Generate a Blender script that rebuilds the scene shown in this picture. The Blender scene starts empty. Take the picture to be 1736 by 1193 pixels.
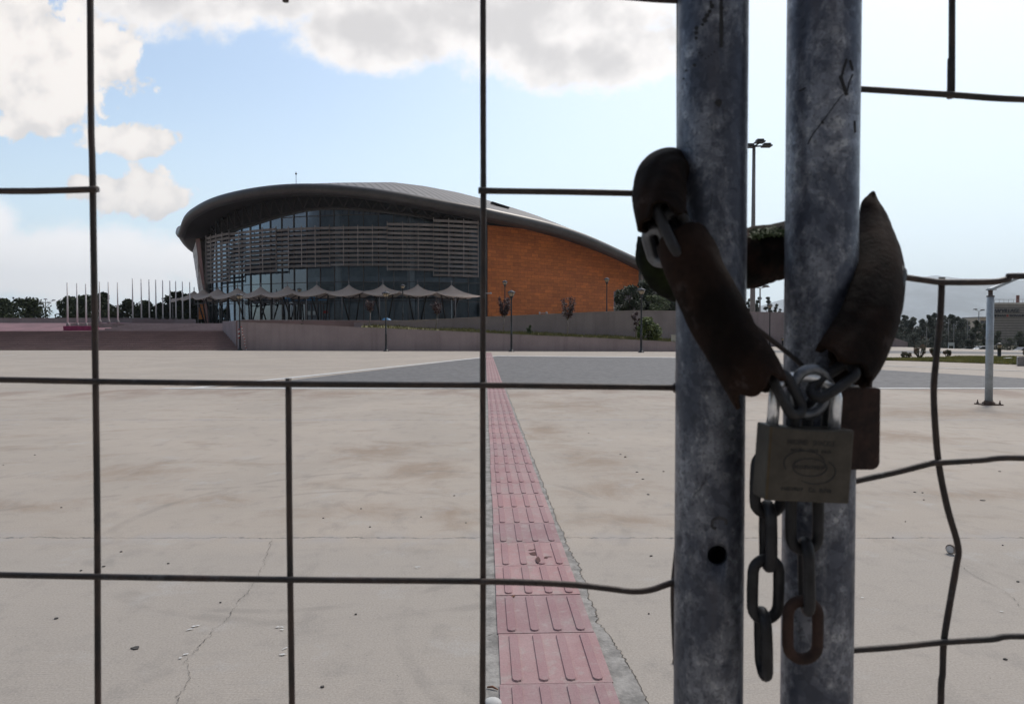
import bpy, bmesh, math, random
from mathutils import Vector, Matrix, noise
R = math.radians
random.seed(7)
S = bpy.context.scene
COL = S.collection

# ---------------------------------------------------------------- camera
CAM_H = 1.2
PITCH = R(1.41)
cam_d = bpy.data.cameras.new('camera'); cam = bpy.data.objects.new('camera', cam_d); COL.objects.link(cam)
cam_d.sensor_width = 36; cam_d.lens = 24; cam_d.clip_start = .02; cam_d.clip_end = 30000
cam.location = (0, 0, CAM_H); cam.rotation_euler = (R(90) - PITCH, 0, 0)
cam_d.dof.use_dof = True; cam_d.dof.focus_distance = 4.0; cam_d.dof.aperture_fstop = 16
S.camera = cam
FPX = 1736 * 24 / 36

def P(px, py, D):
    """photo pixel at forward distance D (metres) -> world point"""
    x = (px - 868) / FPX; y = -(py - 596.5) / FPX
    d = Vector((x, math.cos(PITCH) + y * math.sin(PITCH), -math.sin(PITCH) + y * math.cos(PITCH)))
    d *= D / d.y
    return Vector((d.x, d.y, d.z + CAM_H))
def G(px, py, z=0.0):
    """photo pixel of a point lying at height z"""
    a = P(px, py, 1.0); k = (z - CAM_H) / (a.z - CAM_H)
    return Vector((a.x * k, k, z))
def pxof(v):
    r = Vector(v) - Vector((0, 0, CAM_H))
    f = r.y * math.cos(PITCH) - r.z * math.sin(PITCH); u = r.y * math.sin(PITCH) + r.z * math.cos(PITCH)
    return 868 + FPX * r.x / f, 596.5 - FPX * u / f
def lerp_tab(tab, x):
    if x <= tab[0][0]: return tab[0][1]
    for (a, b), (c, d) in zip(tab, tab[1:]):
        if x <= c: return b + (d - b) * (x - a) / (c - a)
    return tab[-1][1]

# ---------------------------------------------------------------- render look
S.view_settings.view_transform = 'Standard'; S.view_settings.look = 'None'
S.view_settings.gamma = 1; S.view_settings.exposure = 0.0; S.view_settings.use_curve_mapping = False
S.cycles.max_bounces = 6; S.cycles.volume_bounces = 0
S.cycles.use_denoising = True

# ---------------------------------------------------------------- sun and sky
SUN_EL, SUN_AZ = 52, 38            # azimuth from straight ahead towards the right
sun_d = bpy.data.lights.new('sun', 'SUN'); sun = bpy.data.objects.new('sun', sun_d); COL.objects.link(sun)
sun_d.energy = 2.3; sun_d.angle = R(11); sun_d.color = (1, .95, .89)
sd = Vector((math.sin(R(SUN_AZ)) * math.cos(R(SUN_EL)), math.cos(R(SUN_AZ)) * math.cos(R(SUN_EL)), math.sin(R(SUN_EL))))
sun.rotation_euler = sd.to_track_quat('Z', 'Y').to_euler()
sun.location = sd * 50

W = bpy.data.worlds.new('World'); S.world = W; W.use_nodes = True
nt = W.node_tree; nt.nodes.clear()
class NB:
    """small node-building helper"""
    def __init__(s, tree): s.t = tree
    def n(s, kind, **kw):
        nd = s.t.nodes.new(kind)
        for k, v in kw.items(): setattr(nd, k, v)
        return nd
    def set(s, sock, v):
        if isinstance(v, bpy.types.NodeSocket): s.t.links.new(v, sock)
        elif v is not None: sock.default_value = v
    def m(s, op, a, b=None, c=None, clamp=False):
        nd = s.n('ShaderNodeMath', operation=op, use_clamp=clamp)
        s.set(nd.inputs[0], a)
        if b is not None: s.set(nd.inputs[1], b)
        if c is not None: s.set(nd.inputs[2], c)
        return nd.outputs[0]
    def vm(s, op, a, b=None):
        nd = s.n('ShaderNodeVectorMath', operation=op); s.set(nd.inputs[0], a)
        if b is not None: s.set(nd.inputs[1], b)
        return nd.outputs['Value'] if op in ('LENGTH', 'DOT_PRODUCT') else nd.outputs[0]
    def mix(s, f, a, b, blend='MIX'):
        nd = s.n('ShaderNodeMix', data_type='RGBA', blend_type=blend)
        s.set(nd.inputs[0], f); s.set(nd.inputs[6], c4(a)); s.set(nd.inputs[7], c4(b)); return nd.outputs[2]
    def noise(s, vec, scale, detail=4, rough=.55, dist=0):
        nd = s.n('ShaderNodeTexNoise'); s.set(nd.inputs['Vector'], vec)
        nd.inputs['Scale'].default_value = scale; nd.inputs['Detail'].default_value = detail
        nd.inputs['Roughness'].default_value = rough; nd.inputs['Distortion'].default_value = dist
        return nd.outputs['Fac']
    def ramp(s, f, a, b, lo=0., hi=1., smooth=True):
        nd = s.n('ShaderNodeMapRange', interpolation_type='SMOOTHSTEP' if smooth else 'LINEAR')
        s.set(nd.inputs[0], f); nd.inputs[1].default_value = a; nd.inputs[2].default_value = b
        nd.inputs[3].default_value = lo; nd.inputs[4].default_value = hi; return nd.outputs[0]
    def xyz(s, vec):
        nd = s.n('ShaderNodeSeparateXYZ'); s.set(nd.inputs[0], vec); return nd.outputs
    def vec(s, x, y, z):
        nd = s.n('ShaderNodeCombineXYZ')
        for i, v in enumerate((x, y, z)): s.set(nd.inputs[i], v)
        return nd.outputs[0]
def c4(c):
    if isinstance(c, (tuple, list)) and len(c) == 3: return (*c, 1)
    return c

b = NB(nt)
sky = b.n('ShaderNodeTexSky', sky_type='NISHITA', sun_disc=False)
sky.sun_elevation = R(SUN_EL); sky.sun_rotation = R(SUN_AZ); sky.air_density = 1.0; sky.dust_density = 2.0; sky.ozone_density = 1.2
tc = b.n('ShaderNodeTexCoord')
X, Y, Z = b.xyz(tc.outputs['Generated'])
Yc = b.m('MAXIMUM', Y, .06)
U = b.m('DIVIDE', X, Yc); V = b.m('DIVIDE', Z, Yc)
wob = b.vec(U, V, 0)
def blobs(lst, wob_amt):
    out = None
    for (px, py, ax, ay) in lst:
        du = b.m('DIVIDE', b.m('SUBTRACT', U, (px - 868) / 1157), ax / 1157)
        dv = b.m('DIVIDE', b.m('SUBTRACT', V, (568 - py) / 1157), ay / 1157)
        r = b.m('SQRT', b.m('ADD', b.m('MULTIPLY', du, du), b.m('MULTIPLY', dv, dv)))
        o = b.m('SUBTRACT', 1., r)
        out = o if out is None else b.m('MAXIMUM', out, o)
    return out
n_puff = b.noise(wob, 24, 6, .5); n_rel = b.noise(wob, 13, 3, .45); n_big = b.noise(wob, 5.5, 9, .6); n_fine = b.noise(wob, 16, 8, .62)
n_soft = b.noise(b.vec(U, b.m('MULTIPLY', V, 2.2), 3.1), 3.2, 5, .5)
nz = b.m('ADD', b.m('MULTIPLY', b.m('SUBTRACT', n_big, .5), 1.5), b.m('MULTIPLY', b.m('SUBTRACT', n_fine, .5), 1.4))
grey = blobs([(300, -30, 240, 110), (620, -60, 330, 160), (640, 60, 170, 80), (900, 30, 270, 130), (980, 95, 220, 80), (760, 40, 230, 90),(470,-20,200,90), (1560, -60, 260, 75)], .1)
white = blobs([(20, 80, 160, 120), (110, 110, 130, 100), (170, 100, 80, 65), (80, 190, 90, 60), (222, 240, 92, 30), (240, 330, 100, 46), (178, 318, 60, 30)], .1)
low = blobs([(120, 450, 330, 80), (-60, 380, 120, 60), (330, 440, 120, 50)], .1)
dg = b.m('ADD', grey, b.m('MULTIPLY', nz, .62)); dw = b.m('ADD', white, b.m('ADD', b.m('MULTIPLY', b.m('SUBTRACT', n_fine, .5), 1.5), b.m('MULTIPLY', b.m('SUBTRACT', n_puff, .5), 1.6))); dl = b.m('ADD', low, b.m('MULTIPLY', nz, .5))
mg = b.ramp(dg, -.02, .36); mw = b.ramp(dw, -.03, .24); ml = b.ramp(dl, -.05, .5, 0, .8)
front = b.ramp(Y, .02, .2)
# generic cloud behind and above, kept dim so camera-facing sides receive less light
gen = b.ramp(b.noise(tc.outputs['Generated'], 3.0, 7, .6), .5, .7, 0, .75)
back = b.m('SUBTRACT', 1., front)
K = 8.5
skyc = b.mix(1.0, sky.outputs[0], (1.85, 1.86, 1.78), 'MULTIPLY')
offv = b.vm('ADD', wob, (.010, .014, 0))
rel = b.m('MULTIPLY', b.m('SUBTRACT', n_rel, b.noise(b.vm('ADD', wob, (.018, .028, 0)), 13, 3, .45)), 3.2)
cl_grey = b.mix(b.ramp(b.m('ADD', dg, b.m('MULTIPLY', rel, -.45)), .05, 1.0), (1.22 * K, 1.17 * K, 1.14 * K), (.82 * K, .79 * K, .785 * K))
cl_white = b.mix(b.ramp(b.m('ADD', dw, b.m('ADD', b.m('MULTIPLY', n_soft, .9), b.m('MULTIPLY', rel, .9))), .15, 1.15), (.93 * K, .89 * K, .87 * K), (1.2 * K, 1.13 * K, 1.07 * K))
# light horizon veil
veil = b.m('MULTIPLY', b.ramp(V, .0, .42, .85, .12), front)
c0 = b.mix(veil, skyc, (1.0 * K, 1.2 * K, 1.34 * K))
vr = b.m('MULTIPLY', b.m('MULTIPLY', b.ramp(U, -.2, .45), b.ramp(V, .75, .3, .55, 1)), front)
c0 = b.mix(b.m('MULTIPLY', vr, .62), c0, (.93 * K, 1.08 * K, 1.18 * K))
c0 = b.mix(b.m('MULTIPLY', b.m('MULTIPLY', ml, front), .9), c0, (1.5 * K, 1.39 * K, 1.35 * K))
c1 = b.mix(b.m('MULTIPLY', mg, front), c0, cl_grey)
c1 = b.mix(b.m('MULTIPLY', mw, front), c1, cl_white)
c1 = b.mix(b.m('MULTIPLY', b.ramp(Y, .1, -.5), .85), c1, (.17 * K, .165 * K, .17 * K))  # unseen sky behind the camera darkened to lower the light on camera-facing sides
c2 = b.mix(b.m('MULTIPLY', gen, back), c1, (.30 * K, .29 * K, .29 * K))
bg = b.n('ShaderNodeBackground'); b.set(bg.inputs[0], c2); bg.inputs[1].default_value = .105
wo = b.n('ShaderNodeOutputWorld'); nt.links.new(bg.outputs[0], wo.inputs[0])

# ---------------------------------------------------------------- materials
def newmat(name):
    m = bpy.data.materials.new(name); m.use_nodes = True
    t = m.node_tree; bs = t.nodes['Principled BSDF']; return m, NB(t), bs
def pm(name, col, rough=.8, metal=0., var=.18, scale=3., bump=.0, bscale=40., spec=.5, stretch=(1, 1, 1), col2=None, thr=(.35, .65)):
    m, q, bs = newmat(name)
    co = q.n('ShaderNodeTexCoord').outputs['Object']
    if stretch != (1, 1, 1): co = q.vm('MULTIPLY', co, stretch)
    f = q.noise(co, scale, 6, .6)
    a = tuple(c * (1 - var) for c in col); d = tuple(min(1, c * (1 + var)) for c in col) if col2 is None else col2
    c = q.mix(q.ramp(f, thr[0], thr[1]), a, d)
    f2 = q.noise(co, scale * 9, 4, .6)
    c = q.mix(.5, c, q.mix(q.ramp(f2, .3, .7), (.8, .8, .8), (1.15, 1.15, 1.15)), 'MULTIPLY')
    q.set(bs.inputs['Base Color'], c)
    bs.inputs['Roughness'].default_value = rough; bs.inputs['Metallic'].default_value = metal
    bs.inputs['Specular IOR Level'].default_value = spec
    if bump:
        bp = q.n('ShaderNodeBump'); bp.inputs['Strength'].default_value = bump; bp.inputs['Distance'].default_value = .5 / bscale
        q.set(bp.inputs['Height'], q.noise(co, bscale, 5, .6)); q.set(bs.inputs['Normal'], bp.outputs[0])
    return m

def concrete_ground():
    m, q, bs = newmat('forecourt_concrete')
    co = q.n('ShaderNodeTexCoord').outputs['Object']; x, y, z = q.xyz(co)
    n1 = q.noise(co, .35, 6, .6, .6); n2 = q.noise(q.vm('MULTIPLY', co, (1, 1.7, 1)), 1.05, 7, .62, .3); n3 = q.noise(co, 120, 4, .7); n4 = q.noise(q.vm('MULTIPLY', co, (.35, 1.5, 1)), 9, 5, .6)
    c = q.mix(q.ramp(n1, .35, .66), (.362, .316, .270), (.412, .356, .302))
    c = q.mix(q.m('MULTIPLY', q.ramp(n2, .54, .70), q.m('MULTIPLY', .45, q.ramp(y, 3.2, 5.0, .15, 1))), c, (.25, .197, .148))
    stn = None
    for (px, py, rx, ry) in ((930, 735, 60, 22), (1010, 785, 90, 26), (960, 690, 110, 16), (1090, 880, 150, 16), (1040, 830, 80, 22), (720, 800, 90, 26), (760, 870, 60, 30), (640, 770, 90, 22), (640, 870, 120, 20), (40, 860, 120, 14), (250, 800, 110, 18), (1600, 700, 260, 14), (1650, 840, 120, 14), (1530, 740, 90, 14), (560, 668, 90, 8), (330, 850, 110, 14)):
        p_ = G(px, py); e_ = G(px + rx, py); f_ = G(px, py - ry); g_ = G(px, py + ry); rx_ = e_.x - p_.x; ry_ = (f_.y - g_.y) / 2
        dx = q.m('DIVIDE', q.m('SUBTRACT', x, p_.x), rx_); dy = q.m('DIVIDE', q.m('SUBTRACT', y, (f_.y + g_.y) / 2), ry_)
        o_ = q.m('SUBTRACT', 1., q.m('SQRT', q.m('ADD', q.m('MULTIPLY', dx, dx), q.m('MULTIPLY', dy, dy))))
        stn = o_ if stn is None else q.m('MAXIMUM', stn, o_)
    sf = q.m('ADD', stn, q.m('MULTIPLY', q.m('SUBTRACT', q.noise(co, 1.6, 8, .74, .6), .5), 4.6))
    c = q.mix(q.ramp(sf, -.3, 1.5, 0, .8), c, (.27, .203, .15))
    # weathered band in front of the white line
    bnd = q.m('MULTIPLY', q.ramp(y, 11.5, 14.2), q.ramp(y, 15.2, 15.1))
    bnd = q.m('MULTIPLY', bnd, q.ramp(q.noise(q.vm('MULTIPLY', co, (.8, .5, 1)), .7, 6, .6), .44, .6))
    c = q.mix(q.m('MULTIPLY', bnd, .8), c, (.26, .195, .155))
    c = q.mix(q.ramp(y, 4.1, 3.6, 0, .55), c, (.325, .298, .268))
    c = q.mix(q.ramp(n4, .5, .8, 0, .22), c, (.22, .21, .2))
    c = q.mix(q.ramp(q.noise(co, 2.6, 6, .65), .56, .7, 0, .35), c, (.41, .395, .38))
    c = q.mix(q.ramp(q.noise(q.vm('MULTIPLY', co, (1, .6, 1)), 5, 7, .7), .5, .68, 0, .3), c, (.20, .185, .17))
    c = q.mix(.6, c, q.mix(q.ramp(n3, .3, .7), (.74, .73, .72), (1.18, 1.17, 1.16)), 'MULTIPLY')
    for (px, py, rr__, wd) in ((560, 905, 1.15, .035), (640, 880, 1.6, .05), (1250, 1020, 1.5, .04), (200, 1000, 2.2, .05)):
        p_ = G(px, py); dd = q.vm('LENGTH', q.vm('SUBTRACT', q.vec(x, y, 0.), (p_.x, p_.y, 0)))
        c = q.mix(q.m('MULTIPLY', q.ramp(q.m('ABSOLUTE', q.m('SUBTRACT', dd, rr__)), wd, wd * .3, 0, .28), q.ramp(q.noise(co, 2.2, 4), .45, .62)), c, (.17, .155, .14))
    # pores
    vo = q.n('ShaderNodeTexVoronoi'); q.set(vo.inputs['Vector'], co); vo.inputs['Scale'].default_value = 34
    c = q.mix(q.m('MULTIPLY', q.ramp(vo.outputs['Distance'], .10, .05), q.ramp(q.noise(co, 7, 3), .5, .62)), c, (.15, .14, .13))
    # saw-cut joints across the court every 5.64 m and along it every 6 m
    wv = q.m('MULTIPLY', q.m('SUBTRACT', q.noise(co, 3, 4), .5), .09)
    jy = q.m('ABSOLUTE', q.m('SUBTRACT', q.m('FLOORED_MODULO', q.m('ADD', q.m('ADD', y, wv), 1.62), 5.64), 0.01))
    wv2 = q.m('MULTIPLY', q.m('SUBTRACT', q.noise(co, 24, 3), .5), .05)
    jy = q.m('ABSOLUTE', q.m('SUBTRACT', q.m('FLOORED_MODULO', q.m('ADD', q.m('ADD', q.m('ADD', y, wv), wv2), 4.44), 5.64), 2.82))
    line = q.ramp(jy, .011, .003)
    line = q.m('MULTIPLY', line, q.ramp(q.noise(co, 5, 3), .34, .52, .25, .9))
    c = q.mix(line, c, (.10, .095, .09))
    soft = q.ramp(jy, .20, .0, 0, .45)
    c = q.mix(q.m('MULTIPLY', soft, q.ramp(q.noise(co, 4, 4), .4, .6)), c, (.33, .31, .30))
    q.set(bs.inputs['Base Color'], c); bs.inputs['Roughness'].default_value = .85; bs.inputs['Specular IOR Level'].default_value = .3
    # brushed finish, running diagonally
    rot = q.n('ShaderNodeMapping'); q.set(rot.inputs[0], co); rot.inputs['Rotation'].default_value = (0, 0, R(32)); rot.inputs['Scale'].default_value = (6, 160, 1)
    h = q.m('ADD', q.m('MULTIPLY', q.noise(rot.outputs[0], 1, 3), .5), q.m('MULTIPLY', q.noise(co, 110, 4, .7), .6))
    bp = q.n('ShaderNodeBump'); bp.inputs['Strength'].default_value = .5; bp.inputs['Distance'].default_value = .004
    q.set(bp.inputs['Height'], h); q.set(bs.inputs['Normal'], bp.outputs[0])
    return m
def paving_grey():
    m, q, bs = newmat('grey_sett_paving')
    co = q.n('ShaderNodeTexCoord').outputs['Object']
    vo = q.n('ShaderNodeTexVoronoi'); q.set(vo.inputs['Vector'], co); vo.inputs['Scale'].default_value = 7
    f = q.noise(co, 1.2, 5); g = q.noise(co, 40, 4, .7)
    r = q.xyz(vo.outputs['Color'])[0]
    c = q.mix(r, (.085, .082, .083), (.155, .15, .148))
    c = q.mix(q.ramp(f, .35, .7, 0, .5), c, (.13, .122, .12))
    c = q.mix(.6, c, q.mix(q.ramp(g, .3, .7), (.7, .7, .7), (1.3, 1.3, 1.3)), 'MULTIPLY')
    q.set(bs.inputs['Base Color'], c); bs.inputs['Roughness'].default_value = .85
    bp = q.n('ShaderNodeBump'); bp.inputs['Strength'].default_value = .5; bp.inputs['Distance'].default_value = .01
    q.set(bp.inputs['Height'], g); q.set(bs.inputs['Normal'], bp.outputs[0])
    return m
def wall_mat(name, col, streak=.35):
    m, q, bs = newmat(name)
    co = q.n('ShaderNodeTexCoord').outputs['Object']; x, y, z = q.xyz(co)
    n1 = q.noise(co, .5, 6); st = q.noise(q.vm('MULTIPLY', co, (2.2, 2.2, .12)), 1.2, 6, .65); n3 = q.noise(co, 22, 4, .65)
    c = q.mix(q.ramp(n1, .3, .7), tuple(v * .9 for v in col), tuple(v * 1.1 for v in col))
    c = q.mix(q.ramp(st, .48, .72, 0, streak), c, tuple(v * .55 for v in col))
    c = q.mix(q.ramp(q.noise(q.vm('MULTIPLY', co, (1, 1, 1.6)), .8, 5, .7), .66, .74, 0, .28), c, tuple(min(.5, v * 1.7) for v in col))
    c = q.mix(.4, c, q.mix(q.ramp(n3, .3, .7), (.8, .8, .8), (1.15, 1.15, 1.15)), 'MULTIPLY')
    q.set(bs.inputs['Base Color'], c); bs.inputs['Roughness'].default_value = .9
    return m
def terracotta():
    m, q, bs = newmat('terracotta_panels')
    uv = q.n('ShaderNodeUVMap').outputs[0]
    br = q.n('ShaderNodeTexBrick'); q.set(br.inputs['Vector'], uv)
    br.offset = .37; br.inputs['Scale'].default_value = 1; br.inputs['Brick Width'].default_value = 1.25; br.inputs['Row Height'].default_value = .5
    br.inputs['Mortar Size'].default_value = .018; br.inputs['Mortar Smooth'].default_value = .1; br.inputs['Bias'].default_value = -.1
    br.inputs['Color1'].default_value = (.56, .165, .032, 1); br.inputs['Color2'].default_value = (.40, .110, .024, 1); br.inputs['Mortar'].default_value = (.22, .062, .016, 1)
    br2 = q.n('ShaderNodeTexBrick'); q.set(br2.inputs['Vector'], q.vm('ADD', uv, (3.3, .62 * 7, 0)))
    br2.offset = .37; br2.inputs['Scale'].default_value = 1; br2.inputs['Brick Width'].default_value = 3.1; br2.inputs['Row Height'].default_value = 1.24
    br2.inputs['Mortar Size'].default_value = .0; br2.inputs['Color1'].default_value = (.88, .88, .88, 1); br2.inputs['Color2'].default_value = (1.12, 1.12, 1.12, 1)
    n1 = q.noise(q.vm('MULTIPLY', uv, (.15, 1.2, 1)), 1.1, 5); n2 = q.noise(q.vm('MULTIPLY', uv, (1, 6, 1)), 1.5, 4)
    c = q.mix(1., br.outputs['Color'], br2.outputs['Color'], 'MULTIPLY')
    c = q.mix(q.ramp(n1, .4, .7, 0, .35), c, (.36, .095, .02))
    c = q.mix(.6, c, q.mix(q.ramp(n2, .3, .7), (.8, .8, .8), (1.2, 1.2, 1.2)), 'MULTIPLY')
    c = q.mix(1., c, (1.16, 1.18, 1.30), 'MULTIPLY')
    q.set(bs.inputs['Base Color'], c); bs.inputs['Roughness'].default_value = .7
    return m
def glass_mat():
    m, q, bs = newmat('facade_glass'); t = m.node_tree
    lw = q.n('ShaderNodeFresnel'); lw.inputs[0].default_value = 1.9
    tr = q.n('ShaderNodeBsdfTransparent'); tr.inputs[0].default_value = (.58, .66, .72, 1)
    gl = q.n('ShaderNodeBsdfGlossy'); gl.inputs['Roughness'].default_value = .03; gl.inputs[0].default_value = (.27, .32, .38, 1)
    mx = q.n('ShaderNodeMixShader'); q.set(mx.inputs[0], q.m('ADD', q.m('MULTIPLY', lw.outputs[0], 1.0), .03, clamp=True))
    t.links.new(tr.outputs[0], mx.inputs[1]); t.links.new(gl.outputs[0], mx.inputs[2])
    t.links.new(mx.outputs[0], t.nodes['Material Output'].inputs[0])
    return m
def galvanised(name, dark=1.0, off=0.):
    m, q, bs = newmat(name)
    co = q.n('ShaderNodeTexCoord').outputs['Object']; x, y, z = q.xyz(co)
    co = q.vm('ADD', co, (off, off * .7, off * 1.3))
    n1 = q.noise(q.vm('MULTIPLY', co, (1, 1, .55)), 34, 9, .72, .3); n2 = q.noise(co, 130, 7, .7, .2); n3 = q.noise(q.vm('MULTIPLY', co, (1, 1, .1)), 60, 4)
    c = q.mix(q.ramp(n1, .42, .60), (.055, .062, .082), (.150, .160, .185))
    c = q.mix(q.m('MULTIPLY', q.ramp(n2, .50, .62), q.ramp(n1, .46, .60, 0, .8)), c, (.27, .28, .295))
    vo = q.n('ShaderNodeTexVoronoi'); q.set(vo.inputs['Vector'], co); vo.inputs['Scale'].default_value = 210
    c = q.mix(1., c, q.mix(q.xyz(vo.outputs['Color'])[0], (.72, .72, .74), (1.25, 1.25, 1.24)), 'MULTIPLY')
    c = q.mix(q.ramp(n3, .60, .7, 0, .6), c, (.07, .07, .085))
    c = q.mix(q.m('MULTIPLY', q.ramp(q.noise(co, 420, 3, .6), .56, .62), q.ramp(n1, .38, .5, 0, .5)), c, (.03, .033, .04))
    # dark drips and scratches, more of them high up
    dr = q.m('MULTIPLY', q.ramp(q.noise(q.vm('MULTIPLY', co, (1.6, 1.6, .5)), 70, 5, .7, 1.2), .655, .68), q.ramp(q.noise(co, 12, 2), .46, .56))
    c = q.mix(q.m('MULTIPLY', dr, .85), c, (.035, .037, .045))
    ru = q.m('MULTIPLY', q.ramp(q.noise(co, 38, 5, .7), .64, .7), q.ramp(q.noise(co, 9, 2), .5, .6))
    c = q.mix(q.m('MULTIPLY', ru, .6), c, (.10, .05, .035))
    c = q.mix(1., c, (dark, dark, dark), 'MULTIPLY')
    q.set(bs.inputs['Base Color'], c); bs.inputs['Metallic'].default_value = .5
    q.set(bs.inputs['Roughness'], q.ramp(n2, .3, .7, .36, .55))
    bp = q.n('ShaderNodeBump'); bp.inputs['Strength'].default_value = .25; bp.inputs['Distance'].default_value = .0006
    q.set(bp.inputs['Height'], n2); q.set(bs.inputs['Normal'], bp.outputs[0])
    return m
def tile_mat():
    m, q, bs = newmat('pink_tactile_tile')
    co = q.n('ShaderNodeTexCoord').outputs['Object']; x, y, z = q.xyz(co)
    n1 = q.noise(co, 3, 6); n2 = q.noise(co, 18, 5, .65); n3 = q.noise(co, 140, 3, .7)
    c = q.mix(q.ramp(n1, .35, .65), (.335, .205, .205), (.37, .255, .25))
    vv = q.vm('DOT_PRODUCT', co, (math.sin(R(-2.28)), math.cos(R(-2.28)), 0)); k0 = G(848, 1164)
    cell = q.m('FLOOR', q.m('DIVIDE', q.m('SUBTRACT', vv, k0.x * math.sin(R(-2.28)) + k0.y * math.cos(R(-2.28))), .397))
    wn = q.n('ShaderNodeTexWhiteNoise', noise_dimensions='1D'); q.set(wn.inputs['W'], cell)
    c = q.mix(1., c, q.mix(wn.outputs[0], (.86, .88, .90), (1.1, 1.06, 1.05)), 'MULTIPLY')
    c = q.mix(q.ramp(q.noise(q.vm('MULTIPLY', co, (1, .5, 1)), 8, 7, .7), .50, .66, 0, .5), c, (.30, .255, .235))
    c = q.mix(q.ramp(n2, .52, .66, 0, .55), c, (.37, .31, .29))
    c = q.mix(q.ramp(z, .0125, .0145, 0, .4), c, (.275, .150, .162))
    c = q.mix(.55, c, q.mix(q.ramp(n3, .3, .7), (.82, .82, .82), (1.15, 1.15, 1.15)), 'MULTIPLY')
    q.set(bs.inputs['Base Color'], c); bs.inputs['Roughness'].default_value = .85; bs.inputs['Specular IOR Level'].default_value = .25
    bp = q.n('ShaderNodeBump'); bp.inputs['Strength'].default_value = .4; bp.inputs['Distance'].default_value = .002
    q.set(bp.inputs['Height'], n3); q.set(bs.inputs['Normal'], bp.outputs[0])
    return m
def fabric_mat():
    m, q, bs = newmat('canopy_fabric'); t = m.node_tree
    co = q.n('ShaderNodeTexCoord').outputs['Object']
    c = q.mix(q.ramp(q.noise(co, 1.1, 5), .3, .7), (.70, .61, .54), (.78, .69, .62)); q.set(bs.inputs['Base Color'], c); bs.inputs['Roughness'].default_value = .8
    tr = q.n('ShaderNodeBsdfTranslucent'); tr.inputs[0].default_value = (.80, .69, .60, 1)
    mx = q.n('ShaderNodeMixShader'); mx.inputs[0].default_value = .5
    t.links.new(bs.outputs[0], mx.inputs[1]); t.links.new(tr.outputs[0], mx.inputs[2]); t.links.new(mx.outputs[0], t.nodes['Material Output'].inputs[0])
    return m
def add_scuffs_highlights(m, col, amt=.7):
    t = m.node_tree; q = NB(t); bs = t.nodes['Principled BSDF']; src = bs.inputs['Base Color'].links[0].from_socket
    co = q.n('ShaderNodeTexCoord').outputs['Object']
    f = q.m('MULTIPLY', q.ramp(q.noise(co, 55, 7, .68), .56, .66), q.ramp(q.noise(co, 14, 3), .48, .6))
    g = q.ramp(q.noise(q.vm('MULTIPLY', co, (1, 1, .25)), 190, 4, .7), .60, .66)
    c = q.mix(q.m('MULTIPLY', f, amt), src, col); c = q.mix(q.m('MULTIPLY', g, .5), c, (.004, .003, .003)); q.set(bs.inputs['Base Color'], c); return m
def leaf_mat(name, c1, c2, scale=1.2):
    m, q, bs = newmat(name)
    co = q.n('ShaderNodeTexCoord').outputs['Object']
    c = q.mix(q.ramp(q.noise(co, scale, 4), .38, .62), c1, c2)
    c = q.mix(.6, c, q.mix(q.ramp(q.noise(co, scale * 8, 3), .3, .7), (.6, .6, .6), (1.4, 1.4, 1.4)), 'MULTIPLY')
    q.set(bs.inputs['Base Color'], c); bs.inputs['Roughness'].default_value = .65; bs.inputs['Specular IOR Level'].default_value = .25
    return m
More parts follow.
